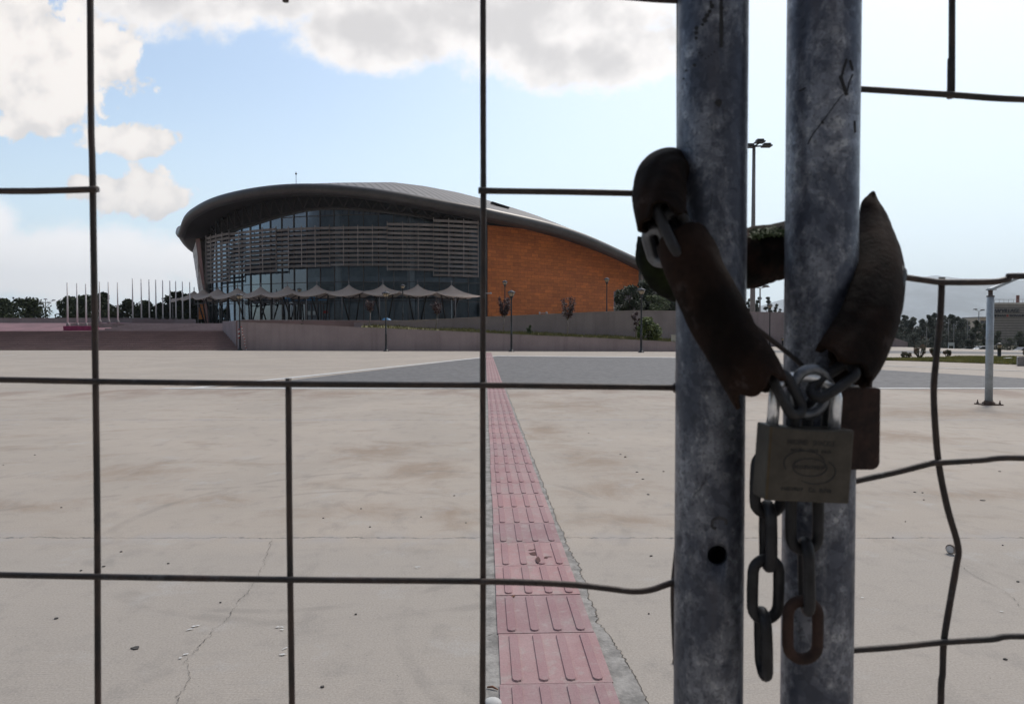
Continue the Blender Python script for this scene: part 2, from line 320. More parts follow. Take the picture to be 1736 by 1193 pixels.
M = dict(
 court=concrete_ground(), asphalt=paving_grey(), tile=tile_mat(),
 mortar=pm('mortar_fill', (.255, .24, .222), .95, var=.3, scale=9, bump=.6, bscale=60),
 crack=pm('crack_dark', (.10, .088, .075), 1, var=.4, scale=30),  # dark tone of the cracks and the ragged mortar gap
 line=pm('white_line_stone', (.52, .51, .49), .8, var=.12, scale=4),
 wall=wall_mat('mauve_concrete', (.37, .305, .31)), wall2=wall_mat('grey_mauve_concrete', (.285, .243, .255), .3),
 flank=wall_mat('stair_flank_concrete', (.26, .215, .225), .2), cap=pm('wall_coping', (.34, .29, .29), .85, var=.15, scale=2),
 step=wall_mat('stair_concrete', (.25, .178, .172), .25), pinkpave=pm('pink_paving', (.20, .105, .115), .85, var=.2, scale=.6),
 magenta=pm('magenta_paint', (.30, .035, .12), .6, var=.15, scale=2),
 plaza=pm('plaza_paving', (.34, .30, .29), .85, var=.15, scale=1), earth=pm('dry_earth', (.20, .17, .12), .95, var=.3, scale=.02),
 terra=terracotta(), glass=glass_mat(), mull=pm('mullion_paint', (.10, .095, .095), .5, metal=.3, var=.1),
 louv=pm('louvre_aluminium', (.34, .32, .31), .5, metal=.3, var=.12, scale=1), louvpost=pm('louvre_post', (.42, .38, .365), .5, var=.1),
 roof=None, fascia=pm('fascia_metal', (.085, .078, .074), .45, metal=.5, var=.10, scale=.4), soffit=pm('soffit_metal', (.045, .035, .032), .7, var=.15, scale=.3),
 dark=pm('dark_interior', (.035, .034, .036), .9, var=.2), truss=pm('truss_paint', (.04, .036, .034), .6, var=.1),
 inter=pm('interior_wall', (.42, .45, .48), .9, var=.2, scale=.2), colw=pm('interior_column', (.62, .62, .62), .7, var=.06),
 rust=pm('rust_red_wall', (.17, .062, .045), .8, var=.2, scale=.5), pale=pm('pale_strut', (.80, .77, .73), .7, var=.15, scale=1),
 fabric=fabric_mat(), pole=pm('white_flagpole', (.70, .69, .69), .5, var=.05),
 mast=pm('light_mast_metal', (.20, .19, .185), .5, var=.1), black=pm('black_iron', (.018, .019, .021), .5, var=.15, scale=3), lampglass=pm('lamp_glass', (.40, .32, .22), .35, var=.1, scale=6), lampcap=pm('lamp_cap', (.05, .055, .07), .7, var=.1, scale=6),
 bark=pm('bark', (.09, .07, .055), .9, var=.3, scale=8), barkpale=pm('pale_sapling_bark', (.22, .19, .17), .9, var=.2, scale=8),
 leafdark=leaf_mat('leaf_dark', (.016, .026, .011), (.042, .058, .022)), leafmid=leaf_mat('leaf_mid', (.035, .055, .016), (.075, .105, .030)),
 leafpine=leaf_mat('leaf_pine', (.018, .028, .020), (.042, .056, .036), .5), leafbright=leaf_mat('leaf_bright', (.045, .07, .014), (.11, .14, .028), 2), leafred=leaf_mat('leaf_red', (.035, .016, .018), (.075, .034, .034), 2), leafbrown=leaf_mat('leaf_brown', (.05, .06, .025), (.15, .075, .045), 3),
 verge=leaf_mat('verge_blades', (.20, .20, .06), (.31, .28, .10), 1), grass=leaf_mat('grass_blades', (.10, .105, .035), (.16, .14, .055), 1), grassbase=pm('grass_soil', (.19, .17, .07), .95, var=.3, scale=1.5),
 galv=galvanised('galvanised_post', 1.15, 1.2), galv2=galvanised('galvanised_post_streaked', 1.4, 3.7), wire=pm('mesh_wire', (.040, .036, .034), .55, metal=.3, var=.35, scale=25, bump=.3, bscale=300, col2=(.058, .040, .033)),
 hose=pm('old_rubber_hose', (.011, .0075, .006), .88, var=.4, scale=22, bump=.3, bscale=260, spec=.12, col2=(.024, .013, .009)), hosegreen=pm('mossy_rubber_hose', (.006, .007, .006), .9, var=.5, scale=30, bump=.4, bscale=180, spec=.12, col2=(.015, .020, .008)), hosered=pm('rusty_rubber_hose', (.010, .010, .0085), .9, var=.4, scale=30, bump=.4, bscale=200, spec=.12, col2=(.042, .020, .014)),
 link=pm('chain_steel', (.022, .022, .024), .55, metal=.4, var=.35, scale=60, bump=.3, bscale=300), linkshiny=pm('bright_chain_steel', (.15, .16, .175), .4, metal=.85, var=.3, scale=60, bump=.3, bscale=260), linkrust=pm('rusty_chain_steel', (.040, .020, .014), .8, metal=.2, var=.4, scale=60, bump=.5, bscale=260),
 chrome=pm('chrome_shackle', (.86, .90, .96), .34, metal=.8, var=.15, scale=50), brass=pm('tarnished_brass', (.058, .050, .039), .5, metal=.3, var=.22, scale=45, bump=.15, bscale=300), brassedge=pm('worn_brass_edge', (.08, .06, .036), .45, metal=.6, var=.2, scale=40), engrave=pm('engraving', (.014, .014, .016), .7, var=.2), rustlock=pm('rusty_iron', (.022, .012, .010), .85, var=.4, scale=50, bump=.6, bscale=200, col2=(.045, .022, .016)),
 markfaint=pm('faint_mark', (.040, .040, .045), .8, var=.5, scale=120), hole=pm('hole_dark', (.004, .004, .004), 1, var=.1), bluepost=pm('grey_blue_paint', (.34, .385, .42), .5, var=.15, scale=6), rustbolt=pm('rusted_plate', (.10, .07, .055), .85, var=.3, scale=20),
 mount=pm('mountain_slope', (.22, .24, .26), 1, var=.3, scale=.002), cinema=pm('ribbed_cladding', (.30, .285, .27), .7, var=.08, scale=.1), cinerib=pm('cladding_rib', (.17, .16, .16), .7, var=.08), letter=pm('sign_letters', (.03, .03, .045), .6, var=.1), letterred=pm('sign_red', (.35, .03, .03), .6, var=.1),
 beige=pm('beige_render', (.45, .38, .30), .9, var=.1), whitew=pm('white_render', (.62, .60, .58), .8, var=.1), darkwin=pm('dark_window', (.03, .035, .045), .3, var=.1), blue=pm('blue_sign', (.05, .20, .36), .5, var=.05), paper=pm('white_paper', (.55, .62, .64), .7, var=.05), red=pm('red_paper', (.35, .03, .03), .7, var=.1), orange=pm('orange_poster', (.38, .13, .03), .6, var=.3, scale=2),
 carw=pm('car_silver', (.55, .55, .56), .3, metal=.2, var=.04), card=pm('car_dark', (.06, .06, .07), .3, var=.04), tyre=pm('tyre_rubber', (.02, .02, .02), .9, var=.2), carglass=pm('car_glass', (.03, .04, .05), .1, var=.05),
 planter=pm('grey_planter', (.26, .25, .25), .9, var=.15, scale=6), gum=pm('gum_spot', (.06, .055, .05), .9, var=.3, scale=40), stone=pm('small_stone', (.30, .25, .21), .9, var=.3, scale=30), twig=pm('dry_twig', (.20, .09, .05), .9, var=.3, scale=40), stain=pm('wet_stain', (.075, .026, .022), .85, var=.3, scale=30), whitem=pm('white_scuff', (.62, .61, .60), .9, var=.1, scale=20),
 house=pm('far_houses', (.68, .66, .62), .9, var=.1, scale=.01), roofedge=pm('roof_edge', (.2, .2, .2), .6),
)
def roof_mat():
    m, q, bs = newmat('standing_seam_roof')
    co = q.n('ShaderNodeTexCoord').outputs['Object']
    x = q.vm('DOT_PRODUCT', co, (.96, .28, 0))
    st = q.m('PINGPONG', x, .52); ln = q.ramp(st, .22, .08)
    c = q.mix(q.ramp(q.noise(co, .3, 4), .3, .7), (.15, .14, .135), (.19, .175, .17))
    c = q.mix(q.m('MULTIPLY', ln, .75), c, (.04, .036, .036))
    q.set(bs.inputs['Base Color'], c); bs.inputs['Roughness'].default_value = .65; bs.inputs['Metallic'].default_value = .1
    return m
M['roof'] = roof_mat()
add_scuffs_highlights(M['hose'], (.055, .042, .038)); add_scuffs_highlights(M['hosered'], (.03, .04, .02)); add_scuffs_highlights(M['hosegreen'], (.03, .04, .015))
add_scuffs_highlights(M['wire'], (.10, .10, .105), .6)  # pale flecks in the wire colour stand in for zinc highlights

# ---------------------------------------------------------------- mesh helpers
class MB:
    def __init__(s): s.bm = bmesh.new(); s.uv = None
    def face(s, pts, smooth=False):
        vs = [s.bm.verts.new(p) for p in pts]; f = s.bm.faces.new(vs); f.smooth = smooth; return f
    def box(s, lo, hi, rot=None, piv=None):
        x0, y0, z0 = lo; x1, y1, z1 = hi
        v = [Vector(p) for p in ((x0,y0,z0),(x1,y0,z0),(x1,y1,z0),(x0,y1,z0),(x0,y0,z1),(x1,y0,z1),(x1,y1,z1),(x0,y1,z1))]
        if rot is not None: v = [rot @ (p - piv) + piv for p in v]
        vs = [s.bm.verts.new(p) for p in v]
        for f in ((0,3,2,1),(4,5,6,7),(0,1,5,4),(1,2,6,5),(2,3,7,6),(3,0,4,7)): s.bm.faces.new([vs[i] for i in f])
        return s
    def bar(s, a, c, w, h, up=Vector((0, 0, 1))):
        """rectangular bar from a to c: w across, h along up"""
        a, c = Vector(a), Vector(c); d = (c - a).normalized(); sd_ = d.cross(up)
        if sd_.length < 1e-5: sd_ = d.cross(Vector((0, 1, 0)))
        sd_.normalize(); u = sd_.cross(d).normalized()
        vs = [s.bm.verts.new(p + sd_ * (i * w / 2) + u * (j * h / 2)) for p in (a, c) for i, j in ((-1,-1),(1,-1),(1,1),(-1,1))]
        for f in ((0,1,2,3),(7,6,5,4),(0,4,5,1),(1,5,6,2),(2,6,7,3),(3,7,4,0)): s.bm.faces.new([vs[i] for i in f])
        return s
    def tube(s, path, r, n=8, cap=True, smooth=True, closed=False, warp=None):
        path = [Vector(p) for p in path]; k = len(path)
        rr = r if isinstance(r, (list, tuple)) else [r] * k
        rings = []; ref = None
        for i, p in enumerate(path):
            if closed: t = path[(i + 1) % k] - path[i - 1]
            else: t = path[min(i + 1, k - 1)] - path[max(i - 1, 0)]
            t.normalize()
            if ref is None: ref = t.orthogonal().normalized()
            ref = (ref - t * ref.dot(t)).normalized(); bn = t.cross(ref)
            ring = []
            for j in range(n):
                a = 2 * math.pi * j / n; off = (ref * math.cos(a) + bn * math.sin(a)) * rr[i]
                q = p + off
                if warp: q = warp(q, off, i, j)
                ring.append(s.bm.verts.new(q))
            rings.append(ring)
        for i in range(k if closed else k - 1):
            A, B = rings[i], rings[(i + 1) % k]
            for j in range(n):
                f = s.bm.faces.new((A[j], A[(j + 1) % n], B[(j + 1) % n], B[j])); f.smooth = smooth
        if cap and not closed:
            s.bm.faces.new(rings[0][::-1]); s.bm.faces.new(rings[-1])
        return s
    def lathe(s, base, prof, n=16, smooth=True):
        base = Vector(base)
        return s.tube([base + Vector((0, 0, z)) for z, r in prof], [max(r, 1e-4) for z, r in prof], n, True, smooth)
    def grid(s, rows, smooth=True, closed=False, uvs=None):
        vs = [[s.bm.verts.new(p) for p in r] for r in rows]; lay = s.bm.loops.layers.uv.verify() if uvs else None
        n = len(rows[0])
        for i in range(len(rows) - 1):
            for j in range(n if closed else n - 1):
                j2 = (j + 1) % n
                f = s.bm.faces.new((vs[i][j], vs[i][j2], vs[i + 1][j2], vs[i + 1][j])); f.smooth = smooth
                if uvs:
                    for l, (a, c) in zip(f.loops, ((i, j), (i, j2), (i + 1, j2), (i + 1, j))): l[lay].uv = uvs[a][c]
        return s
    def ball(s, c, r, sub=2, sc=(1, 1, 1)):
        mt = Matrix.Translation(c) @ Matrix.Diagonal((r * sc[0], r * sc[1], r * sc[2], 1))
        g = bmesh.ops.create_icosphere(s.bm, subdivisions=sub, radius=1, matrix=mt)
        for v in g['verts']:
            for f in v.link_faces: f.smooth = True
        return s
    def prism(s, pts, vec):
        pts = [Vector(p) for p in pts]; vec = Vector(vec); n = len(pts)
        a = [s.bm.verts.new(p) for p in pts]; c = [s.bm.verts.new(p + vec) for p in pts]
        s.bm.faces.new(a); s.bm.faces.new(c[::-1])
        for i in range(n): s.bm.faces.new((a[i], c[i], c[(i + 1) % n], a[(i + 1) % n]))
        return s
    def build(s, name, mat, parent=None, bevel=0., solid=0., fix=True, origin=None, recalc=True):
        if recalc: bmesh.ops.recalc_face_normals(s.bm, faces=s.bm.faces)
        vs = s.bm.verts
        if parent is not None:
            o0 = Vector((0, 0, 0)); p = parent
            while p is not None: o0 += p.location; p = p.parent
        elif origin is not None: o0 = Vector(origin)
        else:
            xs = [v.co.x for v in vs]; ys = [v.co.y for v in vs]
            o0 = Vector(((min(xs) + max(xs)) / 2, (min(ys) + max(ys)) / 2, min(v.co.z for v in vs)))
        bmesh.ops.translate(s.bm, verts=vs, vec=-o0)
        me = bpy.data.meshes.new(name); s.bm.to_mesh(me); s.bm.free()
        o = bpy.data.objects.new(name, me); COL.objects.link(o); me.materials.append(mat)
        if parent is not None: o.parent = parent
        else: o.location = o0
        if bevel:
            md = o.modifiers.new('bevel', 'BEVEL'); md.width = bevel; md.segments = 2; md.limit_method = 'ANGLE'
        if solid:
            md = o.modifiers.new('solid', 'SOLIDIFY'); md.thickness = solid; md.offset = -1
        return o
def tag(o, label=None, cat=None, group=None, kind=None):
    if label: o['label'] = label
    if cat: o['category'] = cat
    if group: o['group'] = group
    if kind: o['kind'] = kind
    return o
def empty(name, loc, label, cat, group=None, kind=None):
    o = bpy.data.objects.new(name, None); COL.objects.link(o); o.location = loc; o.empty_display_size = .2
    return tag(o, label, cat, group, kind)
def struct(o): o['kind'] = 'structure'; return o
def copy_tree(o, parent=None):
    c = o.copy(); COL.objects.link(c)
    if parent: c.parent = parent
    for ch in list(o.children): copy_tree(ch, c)
    return c
def smooth_path(pts, seg=6):
    pts = [Vector(p) for p in pts]; out = []
    q = [pts[0] * 2 - pts[1]] + pts + [pts[-1] * 2 - pts[-2]]
    for i in range(1, len(q) - 2):
        a, b_, c, d = q[i - 1], q[i], q[i + 1], q[i + 2]
        for k in range(seg):
            t = k / seg
            out.append(.5 * ((2 * b_) + (c - a) * t + (2 * a - 5 * b_ + 4 * c - d) * t * t + (3 * b_ - a - 3 * c + d) * t ** 3))
    out.append(pts[-1]); return out
def text_mesh(txt, size, depth, mat, name, parent, origin, right, up, bold=0.0):
    cu = bpy.data.curves.new('t', 'FONT'); cu.body = txt; cu.size = size; cu.extrude = depth; cu.offset = bold
    to = bpy.data.objects.new('t', cu); COL.objects.link(to)
    dg_ = bpy.context.evaluated_depsgraph_get(); me = bpy.data.meshes.new_from_object(to.evaluated_get(dg_))
    bpy.data.objects.remove(to); 
    right = Vector(right).normalized(); up = Vector(up).normalized(); nrm = right.cross(up)
    mt = Matrix((right, up, nrm)).transposed().to_4x4(); mt.translation = Vector(origin)
    me.transform(mt)
    if parent:
        o0 = Vector((0, 0, 0)); p = parent
        while p is not None: o0 += p.location; p = p.parent
        me.transform(Matrix.Translation(-o0))
    me.materials.clear(); me.materials.append(mat)
    o = bpy.data.objects.new(name, me); COL.objects.link(o); o.parent = parent; return o

# ================================================================ SETTING
# far ground, two metres below the paved court on its right-hand side
mb = MB(); mb.face([(-9000, -600, -2.3), (9000, -600, -2.3), (9000, 12000, -2.3), (-9000, 12000, -2.3)]); struct(mb.build('ground', M['earth'], origin=(0, 0, -2.3)))
# paved court: slab with side faces
EDGE = 39.5
mb = MB(); mb.prism([(-150, -40, 0), (EDGE, -40, 0), (EDGE, 72, 0), (-150, 72, 0)], (0, 0, -2.6)); struct(mb.build('forecourt', M['court'], origin=(0, 0, 0)))
def sheet(name, pts, z, mat):
    m_ = MB(); m_.face([(p[0], p[1], z) for p in pts]); return struct(m_.build(name, mat, origin=(0, 0, 0)))
# grey paving with its white border lines
LN = 15.45; tipL = G(322, 658.5); apexL = G(842, 603.6); apexR = G(1152, 606.6); rightE = G(1800, 645)
far0, far1 = apexL.y, apexR.y
pts_as = [(tipL.x + .7, LN), (45 - 6, LN), (39, 17.2), (rightE.x, rightE.y), (apexR.x, apexR.y), (apexL.x, apexL.y)]
sheet('paving', pts_as, .004, M['asphalt'])
def line_strip(name, a, c, w, z=.008):
    a, c = Vector((a[0], a[1], 0)), Vector((c[0], c[1], 0)); d = (c - a).normalized(); n = Vector((-d.y, d.x, 0)) * w / 2
    return sheet(name, [a - n, c - n, c + n, a + n], z, M['line'])
line_strip('white_line', (tipL.x - .6, LN - .14), (39, LN - .14), .30)
line_strip('white_line', (tipL.x, tipL.y - .1), (apexL.x - .05, apexL.y), .34, .009)
line_strip('white_line', (apexL.x, apexL.y + .3), (apexR.x, apexR.y + .3), .8, .010)
line_strip('white_line', (apexR.x, apexR.y), (rightE.x + 8, rightE.y - 4.4), .24, .011)
line_strip('white_line', G(-60, 605.5)[:2], G(26, 602), .3, .008)
# second grey band at the far right
sheet('paving', [G(1262, 593.6), G(1560, 594.6), G(1745, 597.2), G(1745, 600.6), G(1560, 599), G(1262, 597.8)], .004, M['asphalt'])

# tactile paving strip: tiles with four raised bars, in its mortar bed
SA = R(-2.28)                      # heading of the strip
sdir = Vector((math.sin(SA), math.cos(SA), 0)); sper = Vector((math.cos(SA), -math.sin(SA), 0))
c0_ = G(848, 1164); base_s = Vector((c0_.x, c0_.y, 0))
T = .397; TW = .387
mb = MB(); mbb = MB()
def spt(u, v, z): return base_s + sper * u + sdir * v + Vector((0, 0, z))
rr_ = random.Random(3)
for k in range(-3, 112):
    v0 = k * T; dz = rr_.uniform(-.0012, .0012); du = rr_.uniform(-.003, .003)
    a0, a1 = v0 + .0025, v0 + T - .0025
    top = .010 + dz
    if v0 < 12:
        hs = [spt(du, a0, top), spt(du + TW, a0, top), spt(du + TW, a1, top), spt(du, a1, top)]
        mb.prism([Vector(h) for h in hs], (0, 0, -.008))
    else:
        mb.face([spt(du, a0, top), spt(du + TW, a0, top), spt(du + TW, a1, top), spt(du, a1, top)])
    for j in range(4):
        uc = du + .058 + j * .0935; w = .0165; e = .012
        lo = [spt(uc - w - .004, a0 + e, top + .0002), spt(uc + w + .004, a0 + e, top + .0002), spt(uc + w + .004, a1 - e, top + .0002), spt(uc - w - .004, a1 - e, top + .0002)]
        if v0 < 6:
            # rounded ends
            ring0, ring1 = [], []
            for (cv, s_) in ((a0 + e + w, -1), (a1 - e - w, 1)):
                for i in range(5):
                    a = math.pi * i / 4
                    ring0.append((uc - s_ * math.cos(a) * (w + .003) * -1 * 1, cv + s_ * math.sin(a) * (w + .003)))
                    ring1.append((uc - s_ * math.cos(a) * w * -1, cv + s_ * math.sin(a) * w))
            A = [mbb.bm.verts.new(spt(u, v, top - .001)) for u, v in ring0]; Bv = [mbb.bm.verts.new(spt(u, v, top + .0058)) for u, v in ring1]
            mbb.bm.faces.new(Bv)
            for i in range(len(A)): mbb.bm.faces.new((A[i], A[(i + 1) % len(A)], Bv[(i + 1) % len(A)], Bv[i]))
        else:
            hi = [spt(uc - w, a0 + e, top + .0055), spt(uc + w, a0 + e, top + .0055), spt(uc + w, a1 - e, top + .0055), spt(uc - w, a1 - e, top + .0055)]
            A = [mbb.bm.verts.new(p) for p in lo]; Bv = [mbb.bm.verts.new(p) for p in hi]
            mbb.bm.faces.new(Bv)
            for i in range(4): mbb.bm.faces.new((A[i], A[(i + 1) % 4], Bv[(i + 1) % 4], Bv[i]))
bmesh.ops.recalc_face_normals(mbb.bm, faces=mbb.bm.faces)
tmp = bpy.data.meshes.new('t'); mbb.bm.to_mesh(tmp); mb.bm.from_mesh(tmp)
struct(mb.build('tactile_paving', M['tile'], origin=(0, 0, 0)))
# mortar bed with a broken right-hand edge, and the dark ragged gap along it
def ragged(v, seed): 
    return .022 * noise.noise(Vector((v * 2.1, seed, 0))) + .014 * noise.noise(Vector((v * 7, seed, 2))) + .014 * noise.noise(Vector((v * 23, seed, 5))) + .012 * noise.noise(Vector((v * 60, seed, 5)))
Lr, Rr, R2 = [], [], []
v = -1.2
while v < 13:
    Lr.append(spt(-.052 + ragged(v, 9) * .25, v, .0035)); wv = lerp_tab([(-.5, .10), (.05, .085), (.25, .055), (.5, .038), (.9, .046), (1.4, .032), (2.2, .026), (13, .03)], v) + ragged(v, 1) * .8; wv = max(wv, .012)
    Rr.append(spt(TW + wv, v, .0035)); R2.append(spt(TW + wv + .003 + .009 * abs(noise.noise(Vector((v * 31, 4, 0)))) , v, .0035)); v += .008 if v < 4 else .03
mb = MB(); mb.grid([Lr, Rr], False); struct(mb.build('mortar_bed', M['mortar'], origin=(0, 0, 0)))
mb = MB(); mb.grid([[p + Vector((0, 0, .0006)) for p in Rr], [p + Vector((0, 0, .0006)) for p in R2]], False)
L2 = [p - sper * (.003 + .004 * abs(noise.noise(p * 9))) + Vector((0, 0, .0006)) for p in Lr]
mb.grid([L2, [p + Vector((0, 0, .0006)) for p in Lr]], False)
def crack(pix, w):
    pts = [G(*p) for p in pix]; out = []
    for a, c in zip(pts, pts[1:]):
        n = max(2, int((c - a).length / .007))
        for i in range(n): out.append(a.lerp(c, i / n))
    A, B_ = [], []
    for i, p in enumerate(out):
        j = Vector((noise.noise(p * 14), noise.noise(p * 14 + Vector((5, 5, 5))), 0)) * .016 + Vector((noise.noise(p * 55), noise.noise(p * 48 + Vector((5, 5, 5))), 0)) * .012
        ww = w * (.12 + abs(noise.noise(p * 45)) * 2.4)
        A.append(Vector((p.x + j.x - ww, p.y + j.y, .0042))); B_.append(Vector((p.x + j.x + ww, p.y + j.y, .0042)))
    mb.grid([A, B_], False)
crack([(298, 1200), (322, 1150), (320, 1132), (316, 1120), (345, 1088), (385, 1048), (412, 1012), (436, 985), (452, 940), (462, 915)], .0013)
crack([(1618, 955), (1650, 975), (1700, 1000), (1740, 1035), (1790, 1060)], .0010)
crack([(825, 1078), (838, 1075), (848, 1072)], .0015)
crack([(1440, 1093), (1530, 1105), (1640, 1128)], .0008)
struct(mb.build('ground_cracks', M['crack'], origin=(0, 0, 0)))

# ---------------------------------------------------------------- stairs, retaining walls, plaza
PZ = 2.45
A_ = P(405, 545, 54.2); Bk = P(377, 545, 62.5)             # flank wall, runs back to the left
ax, ay, bx, by = A_.x, 54.2, Bk.x, 62.5
def flank_x(y): return ax + (bx - ax) * (y - ay) / (by - ay)
mb = MB(); NS = 10
for i in range(NS):
    y0 = 54.2 + i * .83; z1 = 1.57 * (i + 1) / NS; x1 = flank_x(y0) - .02
    mb.box((-95, y0, 1.57 * i / NS - (.01 if i else 0)), (x1, 66, z1))
o = mb.build('entrance_stairs', M['step']); tag(o, 'wide flight of brownish concrete steps climbing to the plaza on the left', 'stairs')
mb = MB()
for i in range(6):
    y0 = 66 + i * 1.1; mb.box((-40, y0, 1.0), (bx + 2, 78, 1.57 + .147 * (i + 1) - .002 * i))
o = mb.build('upper_stairs', M['wall']); tag(o, 'short upper flight of grey steps between the flagpoles and the canopies', 'stairs')
mb = MB(); mb.prism([(-95, 66, 1.5), (-40.02, 66, 1.5), (-40.02, 80, 2.62), (-95, 80, 2.62)], (0, 0, -1.4)); struct(mb.build('ramp_paving', M['pinkpave'], origin=(0, 0, 0)))
mb = MB(); mb.box((-110, 86, 1.5), (-45.5, 86.6, 3.27)); mb.box((-110, 85.95, 3.27), (-45.45, 86.65, 3.36))
tag(mb.build('retaining_wall', M['wall2']), 'long low grey wall behind the flagpoles at far left', 'wall')
# plaza slab
mb = MB()
pl = [(ax - .05, 55.3), (P(600, 545, 57).x, 57.3), (P(1075, 530, 66).x, 66.5), (P(1337, 530, 75).x, 75.5), (43, 78), (43, 190), (-120, 190), (-120, 80.2), (-47, 80.2), (-47, 72.7), (bx + .2, 72.7), (bx + .1, 63)]
mb.prism([(x, y, PZ) for x, y in pl], (0, 0, -2.4)); struct(mb.build('plaza', M['plaza'], origin=(0, 0, 0)))
# parapet in front of the plaza
def wall_run(stations, thick, name, mat, label, cap=.0, zbot=-.1, capmat=None):
    """stations: (px, y_top, D) -> wall following them"""
    root = empty(name, Vector((P(*stations[0]).x, stations[0][2], 0)), label, 'wall')
    fr, bt, ft, bb = [], [], [], []
    for (px, py, D) in stations:
        p = P(px, py, D); fr.append(Vector((p.x, p.y, zbot))); ft.append(p.copy()); bt.append(p + Vector((0, thick, 0))); bb.append(Vector((p.x, p.y + thick, zbot)))
    m_ = MB(); m_.grid([fr, ft, bt, bb], False); m_.face([fr[0], ft[0], bt[0], bb[0]]); m_.face([fr[-1], ft[-1], bt[-1], bb[-1]])
    bmesh.ops.remove_doubles(m_.bm, verts=m_.bm.verts, dist=1e-4)
    m_.build('wall_face', mat, root)
    if cap:
        m_ = MB(); up = Vector((0, 0, cap)); f = Vector((0, -.03, .003)); g = Vector((0, .03, .003))
        a = [p + f for p in ft]; b_ = [p + f + up for p in ft]; c_ = [p + g + up for p in bt]; d_ = [p + g for p in bt]
        m_.grid([a, b_, c_, d_, a], False); m_.face([a[0], b_[0], c_[0], d_[0]]); m_.face([a[-1], b_[-1], c_[-1], d_[-1]])
        bmesh.ops.remove_doubles(m_.bm, verts=m_.bm.verts, dist=1e-4)
        m_.build('coping', capmat or M['cap'], root)
    return root
front = [(407, 546.4, 54.2), (520, 551.2, 53.4), (620, 556.2, 52.7), (768, 562.4, 51.9), (900, 569, 51.2), (987, 572.6, 50.8), (1153, 581, 50), (1262, 587.5, 49.6)]
wall_run(front, .3, 'retaining_wall', M['wall'], 'long mauve concrete wall tapering down to the right along the court behind the iron lamps', .05)
back_w = [(600, 548.0, 56.8), (686, 544.3, 58.2), (760, 541, 59.5), (812, 538.4, 60.4), (900, 534.6, 62), (1006, 529.8, 64), (1075, 527, 65.3), (1165, 528, 68), (1283, 529.6, 72), (1337, 530.3, 73.5), (1420, 541, 72), (1470, 558, 71), (1539, 581.5, 69.5)]
wall_run(back_w, .35, 'retaining_wall', M['wall2'], 'taller grey mauve concrete wall below the orange building, highest behind the locked gate posts', .06)
# stair flank wall
root = empty('stair_flank_wall', (ax, ay, 0), 'angled pale concrete side wall at the right end of the steps', 'wall')
mb = MB(); nrm = Vector((-(by - ay), (bx - ax), 0)).normalized() * -.3
mb.prism([(ax, ay, -.05), (ax, ay, A_.z), (bx, by, PZ + .03), (bx, by, -.05)], nrm); mb.build('wall_face', M['flank'], root)
# parapet of the plaza behind the tapering wall
wall_run([(400, 543.6, 55.0), (480, 543.6, 55.6), (600, 543.8, 57.0), (690, 543.6, 58.9)], .25, 'plaza_parapet', M['step'], 'low reddish parapet at the plaza edge in front of the entrance doors', .04)
# white parapet behind the second flag row
mb = MB(); a = P(224, 541, 80); c = P(330, 542.5, 80); mb.box((a.x, 80, 2.3), (c.x, 80.3, a.z)); tag(mb.build('low_parapet', M['flank']), 'low pale parapet under the nine right-hand flagpoles', 'wall')

# planting slope between the two long walls
mb = MB(); fr, bk = [], []
for i in range(40):
    px = 610 + (1262 - 610) * i / 39
    yt = lerp_tab([(a, b_) for a, b_, c in front], px); D = lerp_tab([(a, c) for a, b_, c in front], px)
    Db = lerp_tab([(a, c) for a, b_, c in back_w], px)
    f = P(px, yt, D + .3); f.z -= .06; g = P(px + 4, yt - 4.5 - 1.0 * math.sin(px * .05), Db - .02)
    fr.append(f); bk.append(g)
rows = [[a.lerp(c, t) for a, c in zip(fr, bk)] for t in (0, .33, .66, 1)]
mb.grid(rows); struct(mb.build('planting_slope', M['grassbase'], origin=(0, 0, 0), recalc=True))
# dry grass on the slope
def grass_patch(name, sampler, n, h, w, mat, label):
    m_ = MB(); r = random.Random(11)
    for i in range(n):
        p = sampler(r); a = r.uniform(0, math.pi); hh = h * r.uniform(.4, 1.2); d = Vector((math.cos(a), math.sin(a), 0)) * w
        tip = p + Vector((r.uniform(-.5, .5) * hh, r.uniform(-.5, .5) * hh, hh))
        m_.face([p - d, p + d, tip])
    o = m_.build(name, mat, origin=(0, 0, 0), recalc=False); tag(o, label, 'grass', kind='stuff'); return o
def slope_s(r):
    i = r.randint(0, 38); t = r.random(); u = r.random() ** 1.3
    if i < 8 and r.random() < .6: i = r.randint(10, 38)
    a = fr[i].lerp(fr[i + 1], t); c = bk[i].lerp(bk[i + 1], t); return a.lerp(c, u)
grass_patch('grass', slope_s, 9000, .22, .035, M['grass'], 'dry yellow green grass on the slope between the two long walls')
GP = [G(1440, 610.5), G(1520, 608.8), G(1600, 607.4), G(1625, 605.6), G(1760, 606.2), G(1760, 619.5), G(1600, 613.8), G(1520, 611.4)]
mb = MB(); mb.face([(p.x, p.y, .02) for p in GP]); struct(mb.build('verge_soil', M['grassbase'], origin=(0, 0, 0)))
from mathutils.geometry import intersect_point_line
def inpoly(x, y, poly):
    c = False; j = len(poly) - 1
    for i in range(len(poly)):
        if (poly[i].y > y) != (poly[j].y > y) and x < (poly[j].x - poly[i].x) * (y - poly[i].y) / (poly[j].y - poly[i].y) + poly[i].x: c = not c
        j = i
    return c
gx = [p.x for p in GP]; gy = [p.y for p in GP]
def verge_s(r):
    while True:
        x = r.uniform(min(gx), max(gx)); y = r.uniform(min(gy), max(gy))
        if inpoly(x, y, GP): return Vector((x, y, .02))
o = grass_patch('grass', verge_s, 26000, .10, .02, M['verge'], 'green grass verge crossing the court at right behind the grey steel post')

